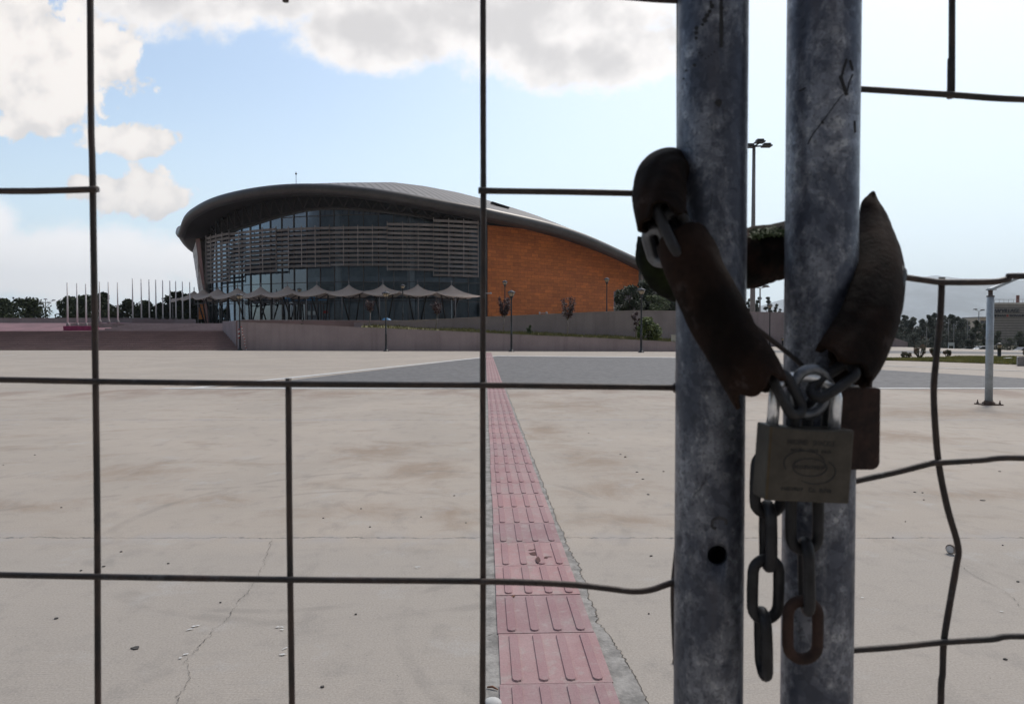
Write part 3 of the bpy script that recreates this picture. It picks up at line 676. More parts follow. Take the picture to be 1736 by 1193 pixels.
# mountains: real ridge six kilometres away
mb = MB(); prof = [(1080, 566), (1180, 560), (1262, 530), (1310, 511), (1337, 503), (1400, 492), (1470, 480), (1537, 474), (1585, 467), (1625, 470), (1660, 474), (1700, 473), (1736, 475), (1830, 470), (1950, 486), (2100, 520), (2300, 556)]
rows = []
for t, (k, Dm) in enumerate(((0, 4600), (.28, 5000), (.62, 5500), (1, 6000))):
    row = []
    for i in range(121):
        px = 1080 + (2300 - 1080) * i / 120; yt = lerp_tab(prof, px); p = P(px, 568 + (yt - 568), 6000)
        x = p.x * (Dm / 6000); z = -2 + (p.z + 2) * k + (60 * noise.noise(Vector((x * .004, t * 3.3, 1))) * (k * (1.2 - k)) + 7 * noise.noise(Vector((x * .02, t, 1))) * k) - (9 if k == 0 else 0)
        row.append(Vector((x, Dm, z)))
    rows.append(row)
rows.append([Vector((p.x, 6900, -10)) for p in rows[-1]])
mb.grid(rows); o = struct(mb.build('mountains', M['mount'], origin=(0, 0, 0)))
# hillside town: many tiny white houses, too many to count
mb = MB(); r = random.Random(5)
for i in range(900):
    px = r.uniform(1180, 1800); D = r.uniform(2900, 4500); x = (px - 868) / 1157 * D; s_ = r.uniform(5, 16)
    z0 = -2.3 + (D - 2900) / 1600 * r.uniform(2, 60)
    mb.box((x - s_, D, z0 - 40), (x + s_, D + 12, z0 + r.uniform(5, 16)))
o = tag(mb.build('hillside_town', M['house'], origin=(0, 0, 0)), 'hazy town of pale houses at the foot of the mountain', 'town', kind='stuff')

# ================================================================ SPORTS HALL
CX, CY, RG = -17.8, 122.7, 34.0
HALL = empty('sports_hall', (CX, 95, PZ), 'large sports hall with curved glass front, grey louvres, orange side and dark sweeping roof', 'building')
def arc(beta, Rr_, z=0.0):
    b_ = R(beta); return Vector((CX - Rr_ * math.sin(b_), CY - Rr_ * math.cos(b_), z))
def beta_of(px, Rr_=RG):
    """angle at which the visible side of the facade circle passes pixel column px"""
    lo, hi = -40, 74
    while hi - lo > .001:
        md = (lo + hi) / 2
        if pxof(arc(md, Rr_, 8))[0] > px: lo = md
        else: hi = md
    return (lo + hi) / 2
def z_at(p, py):
    """height at plan point p that falls on photo row py"""
    q = P(*( [868, py, 1.0])); return None
def zrow(x, y, py):
    k = y; a = P(868, py, y); return a.z
sof = [(353, 404), (378, 371), (423, 348.5), (474, 335.5), (530, 330), (600, 332), (640, 339), (700, 351), (760, 363), (818, 376)]
gtop = [(353, 412), (392, 393), (405, 388), (430, 382), (450, 375), (470, 369), (490, 364), (515, 358), (545, 355), (583, 354.5), (632, 358), (683, 364), (734, 371), (760, 374), (818, 381)]
outy = [(303, 386), (306, 374), (313, 358), (330, 346), (350, 335), (380, 325.5), (412, 318), (460, 311.5), (490, 309.5), (520, 309), (560, 310.5), (600, 313), (640, 318), (700, 327.5), (750, 336.5), (815, 348), (880, 361.5), (950, 379), (1000, 397), (1045, 417), (1072, 430), (1140, 462), (1180, 484), (1230, 514)]
# stations round the whole roof: inner plan point (on the wall), outer plan point (fascia), inner z, outer top z
ST = []
for be in range(100, 60, -6):
    ro = RG + 3.9; o_ = arc(be, ro); i_ = arc(be, RG)
    zo = {100: 14.4, 94: 15.6, 88: 16.4, 82: 16.8, 76: 17.3, 70: 17.8, 64: 18.2}[be]
    ST.append((i_, o_, zo - 1.9, zo))
for be in (58, 52, 46, 40, 34, 28, 22, 16, 10, 4, -2, -8, -14, -19, -23.9):
    ro = RG + lerp_tab([(-24, 4.6), (0, 6.0), (40, 5.2), (60, 4.2)], be); o_ = arc(be, ro); i_ = arc(be, RG)
    pxi = pxof(Vector((i_.x, i_.y, 15)))[0]; pxo = pxof(Vector((o_.x, o_.y, 18)))[0]
    zi = zrow(0, i_.y, lerp_tab(sof, pxi)); zo = zrow(0, o_.y, lerp_tab(outy, pxo))
    ST.append((i_, o_, zi, zo))
iGL = len(ST) - 1
side = [(890, 96, 388), (958, 101, 407), (1026, 107, 431), (1083, 113, 459), (1135, 120, 482), (1185, 128, 505)]
wall_tops = []
for (px, D, yw) in side:
    i_ = P(px, 450, D); i_.z = 0; d = (P(px + 30, 450, D + 3.2) - P(px, 450, D)); d.z = 0; n = Vector((d.y, -d.x, 0)).normalized()
    o_ = i_ + n * 4.2; pxo = pxof(Vector((o_.x, o_.y, 14)))[0]
    zw = zrow(0, i_.y, yw); zo = zrow(0, o_.y, lerp_tab(outy, pxo)); ST.append((i_, o_, zw, zo)); wall_tops.append((i_.copy(), zw))
zend = ST[-1][3]
for (x, y, k) in ((47, 146, .2), (43, 160, .5), (30, 172, .8), (8, 180, 1), (-18, 181, 1), (-40, 172, 1), (-55, 155, .9), (-57.5, 141, .8)):
    zo = 8 + 6 * k; c = Vector((x, y, 0)); inn = c + (Vector((-5, 140, 0)) - c).normalized() * 4
    ST.append((inn, c, zo - 1.5, zo))
# soffit + fascia + roof
inner = [Vector((i.x, i.y, zi)) for i, o_, zi, zo in ST]; outer = [Vector((o_.x, o_.y, zo)) for i, o_, zi, zo in ST]
def dirs(i): 
    d = (ST[i][1] - ST[i][0]); d.z = 0; return d.normalized()
rows = []
for k in range(9):
    a = R(100 - k * 195 / 8); row = []
    for i in range(len(ST)):
        rad = .72; c = outer[i] - dirs(i) * rad - Vector((0, 0, rad)); row.append(c + dirs(i) * math.cos(a) * rad + Vector((0, 0, math.sin(a) * rad)))
    rows.append(row)
def dense(row, seg=4):
    return smooth_path(row + [row[0]], seg)[:-1]
rows = [dense(r_) for r_ in rows]
mb = MB(); mb.grid(rows, True, True); mb.build('fascia', M['fascia'], HALL)
inner_d = dense(inner)
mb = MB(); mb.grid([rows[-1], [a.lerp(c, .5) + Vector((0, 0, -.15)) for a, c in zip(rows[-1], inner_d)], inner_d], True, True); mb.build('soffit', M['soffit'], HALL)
ridge = [P(430, 380, 116), P(520, 345, 117), P(590, 322, 117), P(635, 314, 118), P(675, 311.3, 119), P(720, 316.5, 121), P(770, 326, 123), P(820, 339, 125), P(880, 358, 127), P(960, 392, 128), P(1040, 425, 130), P(1090, 450, 131)]
rt = [(-60, 0), (600, 1)]
def ridge_at(t):
    t = max(0, min(.9999, t)) * (len(ridge) - 1); i = int(t); return ridge[i].lerp(ridge[i + 1], t - i)
top = rows[0]; xs = [p.x for p in top]
rid = []
for p in top:
    t = (p.x + 45) / (28 + 45); rid.append(ridge_at(max(0, min(1, t))))
rr2 = [top]
for k in range(1, 7):
    t = k / 6; row = []
    for a, c in zip(top, rid):
        q = a.lerp(c, t); q.z = a.z + (c.z - a.z) * (1 - (1 - t) ** 1.12) if c.z > a.z else q.z; row.append(q)
    rr2.append(row)
mb = MB(); mb.grid(rr2, True, True); mb.build('roof', M['roof'], HALL)
# small dark skylight slot on the right slope
mb = MB(); a, c = P(833, 343.5, 99), P(862, 353, 100); mb.bar(a, c, .8, .2); mb.build('roof_vent', M['dark'], HALL)
# antenna on the roof edge
mb = MB(); a = P(502, 310, 88); mb.tube([a - Vector((0, 0, .6)), a + Vector((0, 0, 1.45))], .035, 6); mb.ball(a + Vector((0, 0, 1.15)), .13); mb.build('antenna', M['black'], HALL)

# glass front
B0, B1 = -23.9, 55.0
NP = 24; betas = [B0 + (B1 - B0) * i / NP for i in range(NP + 1)]
def ztop(be, dr=0):
    p = arc(be, RG); px = pxof(Vector((p.x, p.y, 14)))[0]; return zrow(0, p.y, lerp_tab(gtop, px)), zrow(0, p.y, lerp_tab(sof, px))
mb = MB(); lo = [arc(be, RG, PZ) for be in betas]; hi = [arc(be, RG, ztop(be)[0]) for be in betas]; mb.grid([lo, hi], False); mb.build('facade_glass', M['glass'], HALL)
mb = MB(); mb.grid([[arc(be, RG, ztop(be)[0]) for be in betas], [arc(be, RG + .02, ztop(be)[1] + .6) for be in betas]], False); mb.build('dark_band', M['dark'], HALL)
mb = MB()
for be in betas:
    mb.bar(arc(be, RG + .06, PZ), arc(be, RG + .06, ztop(be)[0] + .1), .10, .16, arc(be, 1) - arc(be, 0))
mb.build('mullions', M['mull'], HALL)
for z in (5.65, 8.1, 10.3, 13.8, 16.75):
    mb = MB()
    for a, c in zip(betas, betas[1:]):
        if ztop(a)[0] > z + .2 and ztop(c)[0] > z + .2: mb.bar(arc(a, RG + .05, z), arc(c, RG + .05, z), .12, .08)
    mb.build('transom', M['mull'], HALL)
mb = MB()
for a, c in zip(betas, betas[1:]): mb.bar(arc(a, RG + .09, ztop(a)[0]), arc(c, RG + .09, ztop(c)[0]), .2, .2)
mb.build('head_rail', M['mull'], HALL)
# roof truss seen in front of the dark band
mb = MB(); n = 26
for i in range(n):
    a = B0 + (B1 - B0) * i / n; c = B0 + (B1 - B0) * (i + 1) / n; md = (a + c) / 2
    za, zc, zm = ztop(a)[0] + .15, ztop(c)[0] + .15, ztop(md)[1] - .1
    mb.tube([arc(a, RG + .5, za), arc(md, RG + .9, zm)], .11, 6); mb.tube([arc(md, RG + .9, zm), arc(c, RG + .5, zc)], .11, 6)
    mb.tube([arc(a, RG + .5, za), arc(c, RG + .5, zc)], .09, 6)
mb.build('truss', M['truss'], HALL)
# interior: floors, dark ceiling, core wall, round columns, parapets
mb = MB(); bb_ = [B0 + 2 + (B1 - B0) * i / 30 for i in range(31)]
mb.grid([[arc(be, 24, PZ - .1) for be in bb_], [arc(be, 24, 18.5) for be in bb_]], False); mb.build('core_wall', M['inter'], HALL)
for be in (B0 - .05, B0 + 1.2, B1 + 3):
    mb = MB(); mb.face([arc(be, 23, PZ), arc(be, RG - .06, PZ), arc(be, RG - .06, 16.0 if be < 0 else 15), arc(be, 23, 16.6 if be < 0 else 15)]); mb.build('end_wall', M['inter'], HALL)
mb = MB()
for (r0, r1, z0, z1) in ((24, 31.5, 8.3, 9.0), (24, 30.5, 13.9, 14.5)):
    mb.grid([[arc(be, r0, z1) for be in bb_], [arc(be, r1, z1) for be in bb_], [arc(be, r1, z0) for be in bb_], [arc(be, r0, z0) for be in bb_]], False)
mb.build('gallery_floors', M['inter'], HALL)
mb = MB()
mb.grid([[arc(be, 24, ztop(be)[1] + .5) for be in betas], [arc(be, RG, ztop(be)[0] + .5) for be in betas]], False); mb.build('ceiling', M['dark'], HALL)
for px in (400, 470, 573, 697):
    be = beta_of(px, 32.4); mb = MB(); c = arc(be, 32.4, PZ); mb.lathe(c, [(0, .52), (ztop(be)[0] - PZ + .3, .52)], 16); mb.build('column', M['colw'], HALL)
# louvre screens: sections stepping in height
secs = [(352, 391, 400, 477), (391, 470, 392.5, 461), (470, 560, 388, 451), (560, 657, 386, 448.5), (657, 735, 380.5, 456.5), (735, 810, 375.5, 467)]
RL = RG + 1.15
for (x0, x1, yt, yb) in secs:
    ba, bc = beta_of(x1, RL), beta_of(x0, RL); pm_ = arc((ba + bc) / 2, RL); zt, zb = zrow(0, pm_.y, yt), zrow(0, pm_.y, yb)
    ns = max(6, int(round((zt - zb) / .575))); k = max(1, int(round((bc - ba) / 3.36)))
    mb = MB(); seg = [ba + (bc - ba) * i / k for i in range(k + 1)]
    rl = random.Random(int(x0))
    for s_ in range(ns + 1):
        z = zb + (zt - zb) * s_ / ns
        for a, c in zip(seg, seg[1:]):
            dzz = .0 if rl.random() > .025 else .18
            A, C = arc(a, RL, z), arc(c, RL, z); nn = (arc((a + c) / 2, 1) - arc((a + c) / 2, 0))
            up = (Vector((0, 0, 1)) + nn * (.75 if dzz == 0 else -.6)).normalized()
            mb.bar(A, C, .05, .34, up)
    scr = mb.build('louvre_screen', M['louv'], HALL)
    mb = MB()
    for a in seg: mb.bar(arc(a, RL + .16, zb - .2), arc(a, RL + .16, zt + .35), .07, .12, arc(a, 1) - arc(a, 0))
    mb.build('louvre_posts', M['louvpost'], scr)
# entrance doors with blue signs and notices
def on_facade(px, dr): return arc(beta_of(px, RG + dr), RG + dr)
for (x0, x1) in ((479, 498), (499, 518), (518.5, 537.5), (538, 558)):
    a, c = on_facade(x0, .12), on_facade(x1, .12); d = (c - a).normalized(); zt = 5.35
    mb = MB()
    for t in (0, .5, 1):
        p = a.lerp(c, t); mb.bar(p + Vector((0, 0, PZ)), p + Vector((0, 0, zt)), .13, .1, Vector((d.y, -d.x, 0)))
    mb.bar(a + Vector((0, 0, zt)), c + Vector((0, 0, zt)), .1, .16); mb.bar(a + Vector((0, 0, PZ + .15)), c + Vector((0, 0, PZ + .15)), .1, .25)
    mb.bar(a + Vector((0, 0, PZ + 1.1)), c + Vector((0, 0, PZ + 1.1)), .08, .06)
    dr = mb.build('door', M['mull'], HALL)
    mb = MB(); a2, c2 = a.lerp(c, .12), a.lerp(c, .85); off = Vector((d.y, -d.x, 0)) * .12
    mb.bar(a2 + off + Vector((0, 0, 5.95)), c2 + off + Vector((0, 0, 5.95)), .06, .42); mb.build('door_sign', M['blue'], dr)
    if x0 == 518.5:
        for t in (.2, .65):
            mb = MB(); mb.bar(a.lerp(c, t) + off + Vector((0, 0, 4.1)), a.lerp(c, t + .24) + off + Vector((0, 0, 4.1)), .02, .5); mb.build('notice', M['paper'], dr)
    if x0 == 538:
        mb = MB(); mb.bar(a.lerp(c, .55) + off + Vector((0, 0, 4.2)), a.lerp(c, .9) + off + Vector((0, 0, 4.2)), .02, .35); mb.build('notice', M['red'], dr)

# orange panelled side wall
i0 = arc(B0, RG); base_pts = [Vector((i0.x, i0.y, 0)) + Vector((.25, .1, 0))] + [w[0] for w in wall_tops[:4]]
zt_ = [zrow(0, i0.y, 381)] + [w[1] for w in wall_tops[:4]]
pathb = smooth_path(base_pts, 5); zz = []
n = len(pathb)
for i in range(n):
    t = i / (n - 1) * 4; k = min(3, int(t)); zz.append(zt_[k] + (zt_[k + 1] - zt_[k]) * (t - k))
u = 0; rows0, rows1, uv0, uv1 = [], [], [], []
for i, p in enumerate(pathb):
    if i: u += (p - pathb[i - 1]).length
    rows0.append(Vector((p.x, p.y, PZ - .2))); rows1.append(Vector((p.x, p.y, zz[i]))); uv0.append((u, 0)); uv1.append((u, zz[i] - PZ + .2))
mb = MB(); mb.grid([rows0, rows1], False, False, [uv0, uv1]); mb.build('panelled_wall', M['terra'], HALL)
mb = MB(); mb.grid([[p + Vector((0, .3, 0)) for p in rows1], [Vector((p.x, p.y + .35, p.z + .5)) for p in rows1]], False)
mb.grid([rows1, [p + Vector((0, .3, 0)) for p in rows1]], False); mb.build('clerestory_band', M['dark'], HALL)
mb = MB(); p = arc(B0 - .6, RG + .3); mb.box((p.x - .35, p.y - .1, PZ), (p.x + .3, p.y + .5, zrow(0, p.y, 374))); mb.build('corner_post', M['dark'], HALL)
# slim white columns beyond the panelled wall
a, c = wall_tops[3][0], wall_tops[5][0]
mb = MB()
for i in range(16):
    t = i / 15; p = a.lerp(c, t) + Vector((.5, 0, 0)); mb.tube([(p.x, p.y, PZ), (p.x, p.y, wall_tops[3][1] + (wall_tops[5][1] - wall_tops[3][1]) * t + .6)], .16, 8)
mb.build('colonnade', M['colw'], HALL)
# rust-red return wall and pale leaning strut at the left end
mb = MB(); bb3 = [55.2 + 50 * i / 16 for i in range(17)]
mb.grid([[arc(be, 34.1, PZ) for be in bb3], [arc(be, 35.3, lerp_tab([(57, 16.6), (70, 16.2), (82, 15.2), (100, 12.9)], be)) for be in bb3]], False); mb.build('return_wall', M['rust'], HALL)
mb = MB(); a, c = P(333, 402, 108), P(342, 503, 104); t = (c - a)
mb.prism([P(326.5, 427, 108), P(334, 404, 108), P(338, 412, 108), P(347.5, 500, 104), P(337.5, 500, 104)], (.5, 1.3, 0)); mb.build('leaning_strut', M['pale'], HALL)
mb = MB(); mb.box(P(337.5, 541, 99) - Vector((0, .1, 0)), P(347, 515, 99)); mb.build('poster_board', M['orange'], HALL)
# wall lamps low on the panelled wall (pairs)
for px in (921, 961):
    k = lerp_tab([(822, 91.8), (890, 96), (958, 101)], px); p = P(px, 530.5, k - .5); mb = MB()
    for s_ in (-.55, .45): mb.ball(p + Vector((s_, 0, 0)), .20, 2); 
    mb.bar(p + Vector((-.5, .2, 0)), p + Vector((.5, .2, 0)), .1, .1); mb.build('wall_light', M['colw'], HALL)
p = P(825.5, 497, 90.6); mb = MB(); mb.bar(p + Vector((-.4, 0, 0)), p + Vector((.5, 0, 0)), .12, .12); mb.ball(p + Vector((.5, 0, 0)), .14); mb.build('wall_light', M['colw'], HALL)

# ---------------------------------------------------------------- tensile canopies in an arc before the doors
RC = RG + 5.6
peaks = [(329, 493.5), (345, 491), (369, 489), (402.6, 488), (442, 486.2), (487, 484.8), (537, 483), (591.5, 481.8), (649, 481), (708, 481.6), (765, 482.8)]
lab = ['small canopy at the far left end, half hidden by the last flagpole', 'small canopy second from the left end, beside the leaning pale strut', 'canopy third from the left, left of the leftmost iron lamp', 'canopy behind the iron lamp at the wall corner', 'canopy fifth from the left, right of the wall corner lamp', 'canopy left of the plaza iron lamp, above the first entrance door', 'canopy over the doors with white paper notices', 'canopy just right of the doors with paper notices', 'canopy behind the iron lamp at the middle of the wall', 'canopy second from the right end, right of the plaza lamp', 'canopy at the right end of the row, next to the orange wall']
cb = [beta_of(px, RC) if px > 300 else 70 for px, _ in peaks]
for i, (px, py) in enumerate(peaks):
    be = cb[i]; c = arc(be, RC, 0); nn = (arc(be, 1) - arc(be, 0)); tt = Vector((-nn.y, nn.x, 0))
    if i < 10: half = abs(cb[i] - cb[i + 1]) / 2
    else: half = abs(cb[i] - cb[i - 1]) / 2
    if i > 0: hl = abs(cb[i - 1] - cb[i]) / 2
    else: hl = half
    zp = zrow(0, c.y, py) 
    root = empty('tensile_canopy', (c.x, c.y, PZ), 'beige fabric ' + lab[i], 'canopy', 'beige tensile canopies in front of the hall')
    K1 = 12; K2 = 12; rows = []
    for a in range(K1 + 1):
        s_ = -1 + 2 * a / K1; row = []
        for q in range(K2 + 1):
            t = -1 + 2 * q / K2; at = abs(t); as_ = abs(s_)
            d = math.sqrt(s_ * s_ + t * t)
            cone = math.exp(-d * 2.6)
            low = -(at ** 1.5) * (1 - as_ ** 1.6) * .74 
            z = .85 * cone + low + .10 - .22 * at * as_ - .08 * (1 - cone)
            reach = 2.9 * t * (1 - .16 * as_ * as_) * (1 + .0 * s_)
            bb4 = be + (hl if s_ < 0 else -half) * as_ 
            if i == 10 and s_ > 0: bb4 = be - half * 1.5 * as_; z -= .35 * as_
            q_ = arc(bb4, RC - reach, zp - .95 + z)
            row.append(q_)
        rows.append(row)
    mb = MB(); mb.grid(rows); mb.build('membrane', M['fabric'], root, solid=.06)
    mb = MB(); mb.tube([(c.x, c.y, zp - 1.9), (c.x, c.y, zp + .55)], .055, 6); mb.build('mast', M['mast'], root)
    fp = arc(be, RC + 2.85, zp - 1.78); mb = MB(); mb.tube([fp, (fp.x, fp.y, PZ)], .05, 6); mb.build('front_post', M['mast'], root)
    mb = MB()
    for s_ in (-1, 1):
        top_ = arc(be + s_ * half * .55, RC - .8, zp - 1.25); bt = arc(be + s_ * half * .18, RC - 1.6, PZ)
        mb.tube([bt, top_], .10, 6)
        mb.tube([arc(be, RC, zp - 1.8), arc(be + s_ * half * .9, RC + .4, zp - 1.05)], .05, 6)
    mb.bar(arc(be - half, RC - .6, zp - 1.65), arc(be + half, RC - .6, zp - 1.65), .1, .12)
    mb.build('frame', M['black'], root)

# ================================================================ THINGS ON THE PLAZA AND COURT
def lamp_proto():
    root = empty('street_lamp', (0, 0, 0), '', 'street lamp', 'black iron lamps with conical heads')
    m_ = MB(); m_.lathe((0, 0, 0), [(0, .21), (.05, .21), (.06, .15), (.16, .12), (.2, .085), (1.2, .072), (1.22, .085), (1.27, .085), (1.3, .062), (3.75, .05), (3.8, .075), (3.88, .075)], 14); m_.build('post', M['black'], root)
    m_ = MB(); m_.lathe((0, 0, 3.86), [(0, .07), (.10, .13), (.16, .15), (.17, .12)], 16)
    for i in range(4):
        a = i * math.pi / 2 + .4; m_.tube([(math.cos(a) * .14, math.sin(a) * .14, 4.0), (math.cos(a) * .27, math.sin(a) * .27, 4.27)], .012, 5)
    m_.build('lamp_cage', M['black'], root)
    m_ = MB(); m_.lathe((0, 0, 4.0), [(0, .12), (.26, .25)], 20); m_.build('lamp_glass', M['lampglass'], root)
    m_ = MB(); m_.lathe((0, 0, 4.262), [(0, .30), (.03, .30), (.10, .22), (.16, .10), (.18, .03), (.24, .02)], 20); m_.build('lamp_cap', M['lampcap'], root)
    return root
lp = lamp_proto()
lamps = [(407, 594, 53.3, 0, 'black iron lamp with red and white tape, at the corner of the steps'),
 (654.5, 595.5, 51.9, 0, 'black iron lamp standing in front of the middle of the tapering mauve wall'),
 (867, 596, 50.8, 0, 'black iron lamp on the court just right of the far end of the pink strip'),
 (1087, 597.5, 49.4, 0, 'black iron lamp in front of the green bush, nearest the left gate post'),
 (508, 0, 83, PZ, 'black iron lamp on the plaza in front of the entrance doors'),
 (683, 0, 77, PZ, 'black iron lamp on the plaza between two beige canopies'),
 (856, 0, 71.5, PZ, 'black iron lamp rising behind the dark red sapling at the orange wall'),
 (1028.5, 0, 68, PZ, 'tall black iron lamp before the right end of the orange wall'),
 (1305, 0, 74.6, .15, 'black iron lamp seen between the two gate posts')]
for i, (px, py, D, z, l) in enumerate(lamps):
    o = lp if i == 0 else copy_tree(lp)
    if py: p = G(px, py)
    else: p = P(px, 560, D); p.z = z
    if px == 1305: p = P(1305, 560, 71.2)
    if px == 1305: p.z = 0
    o.location = (p.x, p.y, p.z); o['label'] = l
    if px == 683: o.location.z = PZ
# barrier tape on the first lamp
lx = lamps[0]; p = G(407, 594); 
rt_ = empty('barrier_tape', (p.x, p.y - .2, 0), 'torn red and white barrier tape hanging from the lamp by the steps', 'barrier tape')
for k in range(16):
    t0, t1 = k / 16, (k + 1) / 16
    f = lambda t: Vector((p.x + .12 + .42 * t ** .8 + .04 * math.sin(t * 14), p.y - .12, 1.85 * (1 - t) + .03))
    m_ = MB(); m_.bar(f(t0), f(t1), .02, .05); m_.build('white_band' if k % 2 else 'red_band', M['whitem'] if k % 2 else M['red'], rt_)
for k in range(5):
    m_ = MB(); m_.bar((p.x - .07, p.y - .22, .95 + k * .17), (p.x + .08, p.y - .22, 1.0 + k * .17), .02, .06); m_.build('white_band' if k % 2 else 'red_band', M['whitem'] if k % 2 else M['red'], rt_)

# flagpoles
fl = [(115, 551, 479, 68.5), (131.3, 551, 480, 68.5), (146.3, 551, 481, 68.5), (169.6, 546, 477.5, 74.5), (184.5, 546, 478, 74.5), (200, 546, 478.5, 74.5), (225.3, 541, 471.5, 82), (240, 541, 473, 82), (253.3, 541, 473.5, 82), (264.7, 541, 474, 82), (276.3, 541, 475, 82), (288.6, 541, 476, 82), (298.5, 541, 476.5, 82), (309.8, 541, 477, 82), (322.3, 541, 478, 82)]
names_fl = ['leftmost white flagpole on the nearest magenta plinth', 'middle white flagpole on the nearest magenta plinth', 'right white flagpole on the nearest magenta plinth, left of the long wire', 'leftmost white flagpole on the farther magenta plinth, right of the long wire', 'middle white flagpole on the farther magenta plinth', 'right white flagpole on the farther magenta plinth'] + ['%s of the nine white flagpoles behind the low pale parapet' % w for w in ('leftmost', 'second from left', 'third from left', 'fourth from left', 'middle one', 'fourth from right', 'third from right', 'second from right', 'rightmost')]
for i, (px, yb, yt, D) in enumerate(fl):
    a, c = P(px, yb, D), P(px, yt, D); c.x = a.x
    root = empty('flagpole', a, names_fl[i], 'flagpole', 'white flagpoles beside the stairs')
    m_ = MB(); m_.tube([a, a.lerp(c, .5), c], [.085, .075, .05], 8); m_.build('pole', M['pole'], root)
    m_ = MB(); m_.lathe(a - Vector((0, 0, .05)), [(-.6 if i < 6 else -.3, .1), (.1, .16), (.25, .12)], 10); m_.build('base', M['mast'], root)
for (x0, x1, yt, yb, D, l) in ((107, 156, 552.5, 559.8, 68, 'magenta painted plinth carrying the three nearest flagpoles'), (160, 208, 548, 552.8, 74, 'magenta painted plinth carrying the second three flagpoles')):
    a, c = P(x0, yb, D), P(x1, yt, D); m_ = MB(); m_.box((a.x, D, a.z - .4), (c.x, D + 1.1, c.z)); tag(m_.build('flagpole_plinth', M['magenta'], bevel=.03), l, 'plinth', 'magenta plinths')
# light masts
def mast_light(px, yt, D, label, heads, zb=0., w=.16, spread=1.2, disc=False):
    b0 = P(px, 560, D); zt = P(px, yt, D).z
    root = empty('light_mast', (b0.x, D, zb), label, 'light mast')
    m_ = MB(); m_.tube([(b0.x, D, zb), (b0.x, D, zt)], [w * 1.25, w * .7], 10); m_.build('pole', M['mast'], root)
    for (dx, dz) in heads:
        m_ = MB(); h = Vector((b0.x + dx, D, zt + dz))
        m_.tube([(b0.x, D, zt - .1), (b0.x + dx * .6, D, zt + dz * .4), h], .05 if w < .2 else .09, 6)
        k = spread
        m_.box((h.x - .55 * k, D - .5 * k, h.z), (h.x + .55 * k, D + .5 * k, h.z + .16 * k)); m_.box((h.x - .4 * k, D - .4 * k, h.z + .16 * k), (h.x + .4 * k, D + .4 * k, h.z + .38 * k))
        m_.build('floodlight', M['black'] if w > .2 else M['mast'], root)
mast_light(1275.5, 247, 84, 'very tall floodlight mast rising just right of the left gate post', [(.7, .35), (1.55, -.15), (-.5, -.2)], 0, .27, 1.0)
mast_light(1288, 488, 108, 'grey double headed light mast seen between the two gate posts', [(-.9, .1), (.9, .1)], 0, .14, .8)
mast_light(78, 512, 140, 'distant light mast with a flat star shaped head between the trees at left', [(-1.7, .3), (1.7, .3), (0, .5), (-.8, -.3), (.8, -.3)], 2, .13, .5)
mast_light(1659, 527, 190, 'distant thin light mast with two heads right of the wood', [(-1, .3), (1, .1)], -2.3, .14, .8)
for px, yt, D in ((1571, 548, 118), (1608, 535, 120), (1617, 542, 112), (1640, 535, 126)):
    b0 = P(px, 560, D); zt = P(px, yt + 6, D).z; m_ = MB(); m_.tube([(b0.x, D, -2.3), (b0.x, D, zt)], .045, 6); tag(m_.build('slim_pole', M['mast']), 'thin pale pole standing in front of the dark wood on the right', 'pole', 'thin pale poles before the wood')

# steel posts near the verge: post with sliding head and inclined arm
pb = G(1676, 686)
root = empty('barrier_post', pb, 'grey blue steel post with bolted base plate and a slanting arm', 'steel post')
def pz(py): return P(868, py, pb.y).z
m_ = MB(); m_.lathe((pb.x, pb.y, .02), [(0, .06), (pz(503), .056)], 20); m_.build('post', M['bluepost'], root)
m_ = MB(); m_.lathe((pb.x, pb.y, pz(503)), [(0, .062), (.015, .062), (.02, .034), (.12, .034)], 16); m_.lathe((pb.x, pb.y, .02), [(0, .10), (.012, .10), (.05, .064)], 16); m_.build('sleeve', M['rustbolt'], root)
m_ = MB(); a = Vector((pb.x - .02, pb.y, pz(491))); m_.bar(a, P(1770, 452, pb.y + .5), .07, .045); m_.box((pb.x - .05, pb.y - .05, pz(492)), (pb.x + .07, pb.y + .05, pz(490))); m_.build('arm', M['bluepost'], root)
m_ = MB(); m_.box((pb.x - .165, pb.y - .13, 0), (pb.x + .165, pb.y + .13, .02)); m_.build('base_plate', M['rustbolt'], root)
for sx in (-1, 1):
    for sy in (-1, 1):
        m_ = MB(); m_.lathe((pb.x + sx * .13, pb.y + sy * .09, .02), [(0, .018), (.025, .018), (.026, .009), (.06, .009)], 6, False); m_.build('bolt', M['rustbolt'], root)
# lantern bollards
def bollard(px, py, h, label, D=None):
    p = G(px, py) if D is None else Vector((P(px, 560, D).x, D, 0))
    root = empty('lantern_bollard', p, label, 'bollard lamp')
    m_ = MB(); m_.lathe(p, [(0, .14 * h), (.05, .14 * h), (.06, .11 * h), (h * .62, .11 * h), (h * .66, .15 * h)], 12); m_.build('post', M['black'], root)
    m_ = MB(); m_.lathe(p + Vector((0, 0, h * .665)), [(0, .10 * h), (h * .2, .16 * h)], 12); m_.build('lamp_glass', M['lampglass'], root)
    m_ = MB(); m_.lathe(p + Vector((0, 0, h * .866)), [(0, .2 * h), (h * .04, .2 * h), (h * .13, .05 * h)], 12); m_.build('lamp_cap', M['black'], root)
bollard(1694, 607, .80, 'short black lantern bollard on the grass right of the grey steel post')
bollard(1327, 587.5, .95, 'short dark bollard at the wall foot between the gate posts')
